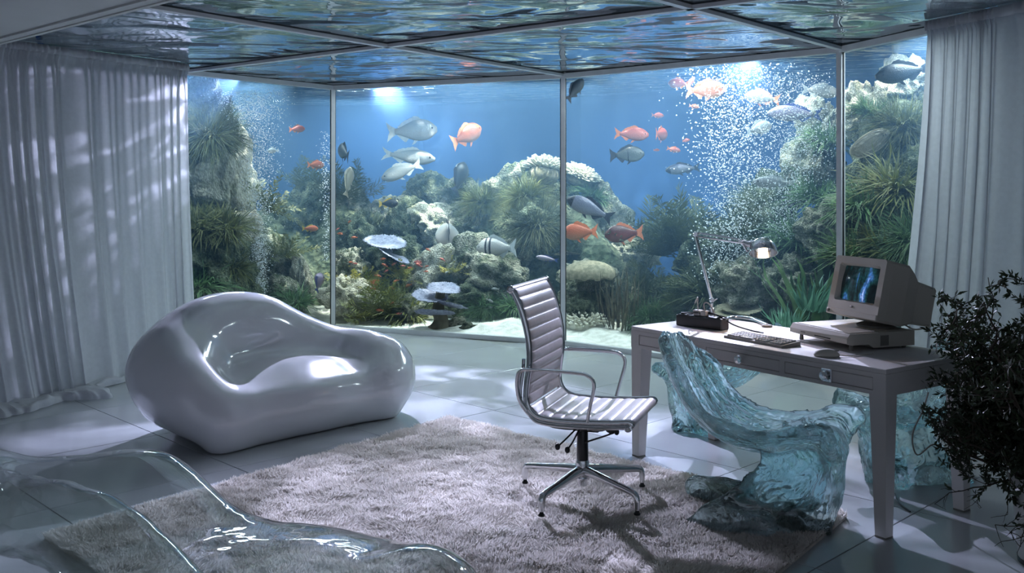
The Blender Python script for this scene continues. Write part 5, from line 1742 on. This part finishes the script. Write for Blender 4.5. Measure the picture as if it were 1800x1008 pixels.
# tiered table coral
tp = at(772, 585, 10.25); tp.z = bed(tp.x, tp.y) - .02
c = coral('table_coral', 'tiered lilac table coral on the sand between sofa and chair', tp)
pxm = 10.25 / F_PX
MB().tube(smooth_path([(0, 0, 0), (.02, 0, .10), (-.01, 0, .22), (.02, 0, .41)], 4), [.13, .11, .095, .085, .08, .075, .07, .07, .065, .06, .055, .05, .05], 12).build('trunk', M['coral_brown'], c)
for k, (x, z, r, tl) in enumerate(((.05, .43, .17, .10), (-.10, .345, .19, -.12), (.11, .255, .19, .10), (-.05, .175, .20, .0))):
    obj('tier', DISC['coral_lilac'][k % 3], None, c, (x, -.03 * k, z), (.30, tl, k), (r, r * .85, r * .9))
# plate coral
c = coral('plate_coral', 'thin lilac plate coral in front of the dark hollow rock', at(682, 432, 11.2))
for k, (x, z, r, tx, ty) in enumerate(((-.02, .03, .24, .32, .10), (.05, -.10, .24, .42, -.28))):
    obj('plate', DISC['coral_lilac'][k + 1], None, c, (x, -.08 * k, z), (tx, ty, k * 2), (r, r * .8, r * .6))
# brain coral
def brain_sdf(P):
    d = sd_ellipsoid(P, (0, 0, 0), (1, .8, .52))
    d = np.maximum(d, -P[..., 2] - .12)
    rim = np.hypot(np.hypot(P[..., 0], P[..., 1] * 1.25) - .93, P[..., 2] + .10 + .05 * np.sin(9 * np.arctan2(P[..., 1], P[..., 0]))) - .07
    return smin(d, rim, .05)
v, f = surface_nets(brain_sdf, (-1.2, -1.1, -.4), (1.2, 1.1, .7), .045)
c = coral('brain_coral', 'smooth grey dome coral right of the middle mullion', at(1036, 482, 10.0)); s = 46 * 10.0 / F_PX; c.scale = (s, s, s)
obj('dome', new_mesh('dome', relax(v, f, 1), f), M['coral_tan'], c)
# sea whips
c = coral('sea_whip', 'cluster of thin brown sea whips left of the desk', at(1092, 575, 9.9)); s = 110 * 9.9 / F_PX; c.scale = (s, s, s)
obj('stems', WHIP, None, c)
for px, py, wp, d, lab in ((1010, 440, 34, 11.2, 'shelf coral behind the middle mullion'), (800, 330, 26, 12.6, 'small fan coral on the crest under the orange fish'), (1300, 545, 40, 9.2, 'layered shelf coral behind the lamp foot bar')):
    s = wp * d / F_PX
    c = coral('shelf_coral', lab, at(px, py, d))
    for k in range(3):
        obj('shelf', DISC['coral_tan'][k], None, c, (.1 * s * (k - 1), -.12 * s * k, -.32 * s * k), (.3, .15 * (k - 1), k * 2.1), (s, s * .8, s * .7))

# ------------------------------------------------------------------ bubbles
IV, IF = ico(1)
def bubbles(label, path, n, r_lo, r_hi, seed):
    rs = np.random.RandomState(seed)
    path = np.array(path, float)                       # rows of px, py, depth, spread in m
    t = rs.rand(n) * (len(path) - 1)
    i = t.astype(int); q = t - i
    pr = path[i] + (path[np.minimum(i + 1, len(path) - 1)] - path[i]) * q[:, None]
    P = np.stack([(pr[:, 0] - 900) / F_PX * pr[:, 2], pr[:, 2], EYE - (pr[:, 1] - HOR) / F_PX * pr[:, 2]], 1)
    P[:, :2] += rs.normal(0, 1, (n, 2)) * pr[:, 3:4] * np.array([1, .6])
    P[:, 2] = np.minimum(P[:, 2], WATER_H - .02)
    r = r_lo + (r_hi - r_lo) * rs.rand(n) ** 2.5
    V = (P[:, None] + IV[None] * r[:, None, None] * np.array([1, 1, .85])).reshape(-1, 3)
    F = (np.arange(n)[:, None, None] * len(IV) + IF[None]).reshape(-1, 3)
    o = obj('bubble_column', new_mesh('bubble_column', V, F), M['bubble'])
    return tag(o, label, 'bubbles', kind='stuff')
bubbles('narrow column of fine air bubbles near the left curtain', [(457, 520, 10.75, .035), (455, 420, 10.75, .07), (452, 300, 10.75, .11), (445, 210, 10.75, .16), (432, 160, 10.75, .22)], 6500, .003, .007, 1)
bubbles('thin string of bubbles along the left mullion', [(573, 460, 11.0, .02), (574, 330, 11.0, .035), (572, 230, 11.0, .05)], 420, .004, .009, 2)
bubbles('large sparkling column of bubbles behind the lamp', [(1290, 500, 9.45, .14), (1290, 420, 9.45, .18), (1288, 300, 9.45, .20), (1290, 200, 9.45, .22), (1300, 115, 9.45, .30)], 5200, .004, .0105, 3)
bubbles('cloud of fine bubbles left of the right mullion', [(1385, 420, 9.2, .10), (1390, 320, 9.2, .18), (1400, 230, 9.2, .20), (1390, 130, 9.2, .24)], 4200, .003, .007, 4)
# ------------------------------------------------------------------ fish
def fish_mat(name, back, side, belly, stripe=None, spots=0.0):
    back, side, belly = [tuple(c * .42 for c in q) for q in (back, side, belly)]
    m, nt, b, out = material(name)
    tc = nd(nt, 'ShaderNodeTexCoord', -1200)
    sp = nd(nt, 'ShaderNodeSeparateXYZ', -1000)
    nt.links.new(tc.outputs['Object'], sp.inputs[0])
    nz = nd(nt, 'ShaderNodeTexNoise', -1000, -200); nz.inputs['Scale'].default_value = 9
    nt.links.new(tc.outputs['Object'], nz.inputs['Vector'])
    mr = nd(nt, 'ShaderNodeMapRange', -800); mr.inputs['From Min'].default_value = -.17; mr.inputs['From Max'].default_value = .17
    nt.links.new(sp.outputs[2], mr.inputs['Value'])
    ad = nd(nt, 'ShaderNodeMath', -650, operation='MULTIPLY_ADD'); ad.inputs[1].default_value = .18; 
    nt.links.new(nz.outputs['Fac'], ad.inputs[0]); nt.links.new(mr.outputs['Result'], ad.inputs[2])
    rp = nd(nt, 'ShaderNodeValToRGB', -450)
    e = rp.color_ramp.elements
    e[0].position = .15; e[0].color = (*belly, 1)
    e[1].position = .95; e[1].color = (*back, 1)
    q = e.new(.5); q.color = (*side, 1)
    nt.links.new(ad.outputs[0], rp.inputs['Fac'])
    col = rp.outputs['Color']
    if stripe:
        for (x0, x1, c_) in stripe:
            a = nd(nt, 'ShaderNodeMath', -800, -400, operation='GREATER_THAN'); a.inputs[1].default_value = x0
            bb = nd(nt, 'ShaderNodeMath', -800, -500, operation='LESS_THAN'); bb.inputs[1].default_value = x1
            nt.links.new(sp.outputs[0], a.inputs[0]); nt.links.new(sp.outputs[0], bb.inputs[0])
            ml = nd(nt, 'ShaderNodeMath', -600, -400, operation='MULTIPLY'); nt.links.new(a.outputs[0], ml.inputs[0]); nt.links.new(bb.outputs[0], ml.inputs[1])
            mx = nd(nt, 'ShaderNodeMix', -200, data_type='RGBA'); mx.inputs[7].default_value = (*c_, 1)
            nt.links.new(ml.outputs[0], mx.inputs[0]); nt.links.new(col, mx.inputs[6]); col = mx.outputs[2]
    nt.links.new(col, b.inputs['Base Color'])
    b.inputs['Roughness'].default_value = .38
    b.inputs['Metallic'].default_value = .1
    vo = nd(nt, 'ShaderNodeTexVoronoi', -700, -700); vo.inputs['Scale'].default_value = 45
    nt.links.new(tc.outputs['Object'], vo.inputs['Vector'])
    bp = nd(nt, 'ShaderNodeBump', -300, -600); bp.inputs['Strength'].default_value = .25; bp.inputs['Distance'].default_value = .01
    nt.links.new(vo.outputs['Distance'], bp.inputs['Height']); nt.links.new(bp.outputs['Normal'], b.inputs['Normal'])
    return m
FM = {
    'silver': fish_mat('fish_silver', (.42, .48, .52), (.78, .80, .80), (.85, .85, .82)),
    'pearl': fish_mat('fish_pearl', (.62, .66, .68), (.85, .83, .80), (.90, .85, .82)),
    'orange': fish_mat('fish_orange', (1.0, .22, .08), (1.0, .30, .13), (1.0, .45, .25)),
    'pink': fish_mat('fish_pink', (1.0, .22, .16), (1.0, .32, .25), (1.0, .45, .38)),
    'dark_red': fish_mat('fish_dark_red', (.13, .03, .03), (.40, .08, .05), (.55, .16, .08)),
    'grey_blue': fish_mat('fish_grey_blue', (.16, .18, .30), (.38, .40, .50), (.52, .54, .58), [(.36, .6, (.02, .02, .025))]),
    'dark': fish_mat('fish_dark', (.05, .06, .07), (.11, .13, .14), (.20, .23, .22)),
    'banded': fish_mat('fish_banded', (.10, .12, .12), (.20, .23, .22), (.34, .38, .36), [(.02, .05, (.02, .02, .02)), (-.4, -.27, (.03, .03, .03))]),
    'striped': fish_mat('fish_striped', (.90, .90, .88), (.92, .92, .90), (.92, .92, .90), [(.20, .245, (.015, .015, .02)), (.10, .145, (.015, .015, .02))]),
    'lavender': fish_mat('fish_lavender', (.42, .36, .55), (.55, .48, .62), (.60, .56, .66)),
    'sand': fish_mat('fish_sand', (.52, .49, .38), (.56, .53, .42), (.60, .57, .48)),
    'black': fish_mat('fish_black', (.015, .015, .02), (.02, .02, .025), (.04, .04, .04)),
}
M['eye'] = pbr('fish_eye', (.01, .01, .012), rough=.1, var=.1)
M['fin_pale'] = pbr('fin_pale', (.62, .66, .68), rough=.5, var=.15, vscale=20, transl=.4)
M['fin_orange'] = pbr('fin_orange', (.82, .30, .14), rough=.5, var=.15, vscale=20, transl=.4)
M['fin_dark'] = pbr('fin_dark', (.03, .035, .05), rough=.5, var=.2, vscale=20, transl=.2)
M['fin_yellow'] = pbr('fin_yellow', (.70, .50, .08), rough=.5, var=.15, vscale=20, transl=.3)
M['fin_blue'] = pbr('fin_blue', (.06, .09, .32), rough=.5, var=.15, vscale=20, transl=.3)
M['fin_sand'] = pbr('fin_sand', (.46, .43, .33), rough=.5, var=.15, vscale=20, transl=.3)

def body_vf(hr, wr, nose=.30, ns=22, nr=14, arch=.54):
    x = np.linspace(.5, -.34, ns)
    t = np.linspace(0, 1, ns)
    h = hr * .5 * (np.interp(t, [0, .03, .1, .22, .38, .55, .75, .9, 1], [.10, .34, .62, .90, 1.0, .92, .58, .30, .24]))
    k = np.array([.25, .5, .25])
    h = np.convolve(np.pad(h, 1, 'edge'), k, 'valid'); h = np.convolve(np.pad(h, 1, 'edge'), k, 'valid')
    w = wr * .5 * np.interp(t, [0, .05, .2, .4, .7, 1], [.12, .5, .95, 1, .55, .10])
    w = np.convolve(np.pad(w, 1, 'edge'), k, 'valid')
    cz = hr * .5 * (arch - .5) * 2 * np.interp(t, [0, .3, .6, 1], [-.25, .3, .3, 0])
    a = np.linspace(0, 2 * np.pi, nr, endpoint=False)
    V = np.stack([np.repeat(x[:, None], nr, 1), w[:, None] * np.sin(a)[None] * (.78 + .22 * np.abs(np.sin(a)))[None], cz[:, None] + h[:, None] * np.cos(a)[None]], -1).reshape(-1, 3)
    F = [(i * nr + j, i * nr + (j + 1) % nr, (i + 1) * nr + (j + 1) % nr, (i + 1) * nr + j) for i in range(ns - 1) for j in range(nr)]
    F.append(tuple(range(nr))[::-1]); F.append(tuple(range((ns - 1) * nr, ns * nr)))
    top = lambda xx: float(np.interp(-xx, -x, cz + h))
    bot = lambda xx: float(np.interp(-xx, -x, cz - h))
    wid = lambda xx: float(np.interp(-xx, -x, w))
    return V, F, top, bot, wid
def fin_mb(poly, th=.007):
    n = len(poly)
    v = [(x, -th / 2, z) for x, z in poly] + [(x, th / 2, z) for x, z in poly]
    return MB().add(v, [tuple(range(n)), tuple(range(2 * n - 1, n - 1, -1))] + [(i, n + i, n + (i + 1) % n, (i + 1) % n) for i in range(n)])
FISH_CACHE = {}
def fish_parts(hr, wr, mat, fin, fork):
    key = (hr, wr, mat, fin, fork)
    if key in FISH_CACHE: return FISH_CACHE[key]
    V, F, top, bot, wid = body_vf(hr, wr)
    out = []
    me = MB().add(V, F).mesh('body'); me.materials.append(FM[mat]); out.append(('body', me))
    th = hr * .46
    tail = [(-.32, .055 * hr / .35), (-.40, th * .55), (-.50, th), (-.5 + fork * .5, th * .35), (-.5 + fork, 0), (-.5 + fork * .5, -th * .35), (-.50, -th), (-.40, -th * .55), (-.32, -.055 * hr / .35)]
    xs = np.linspace(.20, -.26, 12)
    env = np.interp(np.linspace(0, 1, 12), [0, .2, .5, .75, 1], [.15, .8, .6, .75, .1])
    dors = [(x, top(x) - .012) for x in xs] + [(x - .02, top(x) + .20 * hr * e + (.012 if i % 2 else 0)) for i, (x, e) in reversed(list(enumerate(zip(xs, env))))]
    xs2 = np.linspace(-.06, -.27, 7)
    anal = [(x, bot(x) + .012) for x in xs2] + [(x - .03, bot(x) - .20 * hr * e) for x, e in reversed(list(zip(xs2, [.2, .9, 1, .8, .5, .3, .1])))]
    pel = [(.12, bot(.12) + .012), (.04, bot(.04) + .01), (-.02, bot(.04) - .22 * hr), (.05, bot(.08) - .12 * hr)]
    for nm, pl_ in (('tail_fin', tail), ('dorsal_fin', dors), ('anal_fin', anal), ('pelvic_fin', pel)):
        me = fin_mb(pl_).mesh(nm, False); me.materials.append(M[fin]); out.append((nm, me))
    for s in (-1, 1):
        pf = fin_mb([(0, .02), (-.06, .045), (-.14, .01), (-.15, -.03), (-.08, -.045), (0, -.02)])
        pf.xform(Matrix.Translation((.20, s * (wid(.2) - .004), -.06 * hr)) @ Matrix.Rotation(s * R(28), 4, 'Z') @ Matrix.Rotation(R(18), 4, 'Y'))
        me = pf.mesh('pectoral_fin', False); me.materials.append(M[fin]); out.append(('pectoral_fin', me))
        me = MB().ball((.395, s * (wid(.395) * .93), .06 * hr), (.020, .009, .020), 10, 7).mesh('eye'); me.materials.append(M['eye']); out.append(('eye', me))
    FISH_CACHE[key] = out
    return out
#  px, py, length px, depth, yaw, pitch, height ratio, width ratio, body, fins, fork, label
FISH = [
    (724, 230, 88, 12.3, 8, 4, .44, .22, 'pearl', 'fin_pale', .06, 'big pearly grouper swimming right, uppermost of the three silver fish'),
    (718, 275, 94, 12.1, 5, -6, .28, .16, 'silver', 'fin_pale', .09, 'slim silver fish swimming right below the pearly grouper'),
    (706, 301, 76, 12.0, 172, -20, .33, .18, 'silver', 'fin_pale', .06, 'silver fish nosing down to the left, lowest of the three silver fish'),
    (820, 238, 54, 12.0, 38, 26, .50, .26, 'orange', 'fin_orange', .04, 'orange fish turned half towards the viewer left of the middle mullion'),
    (522, 227, 27, 11.6, 10, 4, .46, .25, 'pink', 'fin_orange', .04, 'small reddish fish in open water near the narrow bubble column'),
    (480, 265, 20, 11.8, 170, 0, .5, .25, 'silver', 'fin_pale', .05, 'small pale fish right beside the narrow bubble column'),
    (1011, 158, 46, 10.1, 20, 52, .42, .24, 'dark', 'fin_dark', .05, 'grey fish swimming steeply up beside the middle mullion'),
    (1110, 236, 60, 10.5, -6, -3, .40, .20, 'pink', 'fin_orange', .07, 'pink fish swimming right in open water right of the middle mullion'),
    (1161, 236, 24, 10.8, 60, 0, .55, .40, 'pink', 'fin_orange', .05, 'small round pink fish ahead of the larger pink fish'),
    (1156, 203, 22, 11.0, 5, -3, .40, .2, 'pink', 'fin_orange', .06, 'small pink fish above the larger pink fish'),
    (1184, 263, 24, 10.8, -10, -12, .40, .2, 'pink', 'fin_orange', .06, 'small pink fish diving right towards the large bubble column'),
    (1154, 264, 11, 11.0, 0, 0, .40, .2, 'pink', 'fin_orange', .06, 'tiny pink fish below the small round pink fish'),
    (1102, 272, 60, 10.4, -8, 3, .46, .20, 'banded', 'fin_dark', .03, 'dark grey banded fish below the pink fish'),
    (1037, 367, 86, 10.2, 168, 24, .34, .18, 'grey_blue', 'fin_dark', .07, 'grey-blue fish with black snout and tail beside the middle mullion'),
    (1020, 408, 62, 10.2, 176, -2, .48, .22, 'orange', 'fin_orange', .06, 'salmon-orange fish facing left beside the middle mullion'),
    (1097, 411, 68, 10.3, 178, -4, .46, .20, 'dark_red', 'fin_orange', .05, 'dark red fish with orange tail facing left'),
    (873, 436, 70, 10.8, 155, -2, .48, .28, 'striped', 'fin_pale', .06, 'white fish with two black bars facing left'),
    (787, 410, 30, 11.2, 100, -38, .95, .80, 'pearl', 'fin_dark', .05, 'white dome-shaped fish seen from behind with dark tail'),
    (1240, 158, 72, 9.6, 4, 3, .44, .20, 'orange', 'fin_orange', .07, 'pale orange fish near the surface left of the large bubble column'),
    (1214, 145, 22, 9.7, 40, 45, .30, .2, 'pink', 'fin_orange', .06, 'small red fish rising behind the pale orange fish'),
    (1193, 147, 34, 10.2, 150, 5, .46, .2, 'pink', 'fin_orange', .06, 'faint pink fish under the water surface right of the beam'),
    (1340, 172, 62, 9.9, 178, 8, .40, .2, 'sand', 'fin_orange', .06, 'dull olive fish inside the large bubble column near the surface'),
    (1398, 200, 96, 9.7, 180, 2, .30, .18, 'lavender', 'fin_blue', .09, 'long lavender fish with blue tail left of the right mullion'),
    (1442, 160, 70, 9.6, 10, -4, .34, .2, 'silver', 'fin_pale', .07, 'silver fish just left of the top of the right mullion'),
    (1334, 226, 52, 9.8, 25, 14, .42, .28, 'silver', 'fin_pale', .05, 'pale blue fish in the middle of the large bubble column'),
    (1362, 321, 78, 9.3, 180, 2, .26, .16, 'silver', 'fin_pale', .08, 'silver fish crossing the lower bubble cloud'),
    (1208, 166, 0, 0, 0, 0, 0, 0, '', '', 0, ''),
    (1200, 297, 60, 10.9, 178, -5, .32, .2, 'grey_blue', 'fin_dark', .06, 'hazy grey fish left of the large bubble column'),
    (1206, 247, 14, 10.6, 20, 10, .4, .2, 'pink', 'fin_orange', .06, 'tiny pink fish at the left rim of the large bubble column'),
    (1220, 187, 18, 10.2, -5, -10, .4, .2, 'orange', 'fin_orange', .06, 'tiny orange fish below the pale orange fish'),
    (1588, 127, 104, 8.3, 186, -10, .34, .2, 'dark', 'fin_dark', .08, 'large dark fish at the upper right beside the curtain'),
    (683, 358, 34, 11.5, 2, 2, .46, .3, 'black', 'fin_yellow', .03, 'small black fish with yellow tail above the reef crest'),
    (605, 268, 26, 12.2, 120, 20, .6, .3, 'dark', 'fin_dark', .04, 'dark round fish right of the left mullion'),
    (808, 313, 34, 12.0, 60, 60, .6, .35, 'dark', 'fin_dark', .04, 'dark leaf-shaped fish upright on the reef crest'),
    (555, 290, 28, 12.0, 15, 0, .5, .25, 'orange', 'fin_orange', .04, 'dim orange fish left of the string of bubbles'),
    (545, 402, 28, 11.4, 5, 0, .40, .25, 'orange', 'fin_yellow', .04, 'olive-orange fish above the pale stump rock'),
    (612, 320, 30, 11.8, 75, 70, .5, .3, 'sand', 'fin_sand', .04, 'brownish fish upright beside the left mullion'),
    (415, 465, 28, 10.6, -20, -30, .5, .4, 'pearl', 'fin_pale', .04, 'white rounded fish in the weed above the sofa'),
    (560, 497, 20, 11.0, 80, 60, .7, .5, 'lavender', 'fin_blue', .04, 'pale lilac fish low beside the left mullion'),
    (540, 430, 0, 0, 0, 0, 0, 0, '', '', 0, ''),
    (962, 455, 40, 10.6, 176, 10, .24, .2, 'lavender', 'fin_blue', .08, 'slim violet fish behind the top of the office chair'),
]
for (px, py, lp, d, yaw, pit, hr, wr, mat, fin, fork, lab) in FISH:
    if lp == 0: continue
    p = at(px, py, d)
    b = behind(p)
    if b < .22:
        d += (.22 - b) * 1.2; p = at(px, py, d)
    L_ = lp * d / F_PX / max(abs(math.cos(R(yaw))), .55)
    fsh = thing('fish', lab, 'fish', p, 0, 'fish in the aquarium')
    fsh.rotation_euler = (0, -R(pit), R(yaw))
    fsh.scale = (L_,) * 3
    for nm, me in fish_parts(hr, wr, mat, fin, fork):
        obj(nm, me, None, fsh)
# flat oval fish
p = at(1530, 252, 8.4)
L_ = 84 * 8.4 / F_PX
fo = thing('flatfish', 'flat oval sand-coloured fish right of the right mullion', 'fish', p, 0)
fo.rotation_euler = (R(12), R(-24), R(6)); fo.scale = (L_,) * 3
V = ICO_V * np.array([.47, .045, .21]); V[:, 2] += .02 * np.sin(V[:, 0] * 5)
V[:, 1] += .012 * vnoise(ICO_V * 5, 5)
obj('body', mk('body', (V, ICO_F), 'coral_tan'), None, fo); fo.children[0].data.materials[0] = FM['sand']
th = np.linspace(0, 2 * np.pi, 40, endpoint=False)
obj('fin_fringe', fin_mb([(.50 * math.cos(a) , .235 * math.sin(a) + .02 * math.sin(2.5 * math.cos(a))) for a in th], .012).mesh('fin_fringe', False), M['fin_sand'], fo)
for s in (.30, .36):
    obj('eye', MB().ball((s, -.042, .05), .016, 10, 7).mesh('eye'), M['eye'], fo)
# tiny shoal fish, too small to show parts
V, F, *_ = body_vf(.36, .2, ns=10, nr=8)
def tiny(col):
    mb = MB().add(V, F)
    t_ = fin_mb([(-.31, .05), (-.5, .17), (-.44, 0), (-.5, -.17), (-.31, -.05)], .02)
    mb.add(t_.v, t_.f)
    t_ = fin_mb([(.15, .15), (0, .24), (-.2, .16), (-.2, .08)], .02)
    mb.add(t_.v, t_.f)
    me = mb.mesh('small_fish'); me.materials.append(FM[col]); return me
TF = [tiny('orange'), tiny('pink'), tiny('pearl')]
rs = random.Random(9)
ORD = ['leftmost', 'second from the left', 'third from the left', 'fourth from the left', 'fifth from the left', 'sixth from the left', 'seventh from the left', 'eighth from the left', 'rightmost']
def shoal(n, x0, x1, y0, y1, d, label, grp, ks, lo=9, hi=16):
    spots = sorted((rs.uniform(x0, x1), rs.uniform(y0, y1)) for _ in range(n))
    for i, (px, py) in enumerate(spots):
        dd = d + rs.uniform(-.25, .25)
        s = rs.uniform(lo, hi) * dd / F_PX
        o = obj('small_fish', TF[rs.choice(ks)], None, None, at(px, py, dd), (0, rs.uniform(-.5, .5), rs.choice((0, math.pi)) + rs.uniform(-.6, .6)), s)
        tag(o, label if n > 9 else '%s of the %s' % (ORD[-1] if i == n - 1 else ORD[i], label), 'fish', grp)
shoal(26, 655, 745, 455, 560, 10.75, 'tiny orange fish of the shoal over the olive weed', 'orange shoal over the olive weed', (0, 0, 1))
shoal(9, 748, 812, 430, 480, 10.9, 'tiny fish below the white dome-shaped fish', 'shoal below the dome-shaped fish', (0, 2, 1), 8, 13)
shoal(7, 592, 660, 385, 470, 11.0, 'tiny orange fish right of the left mullion', 'scattered shoal beside the left mullion', (0, 1), 8, 12)
shoal(5, 860, 900, 500, 560, 10.5, 'tiny pale fish left of the office chair back', 'pale fish near the office chair', (2,), 10, 15)
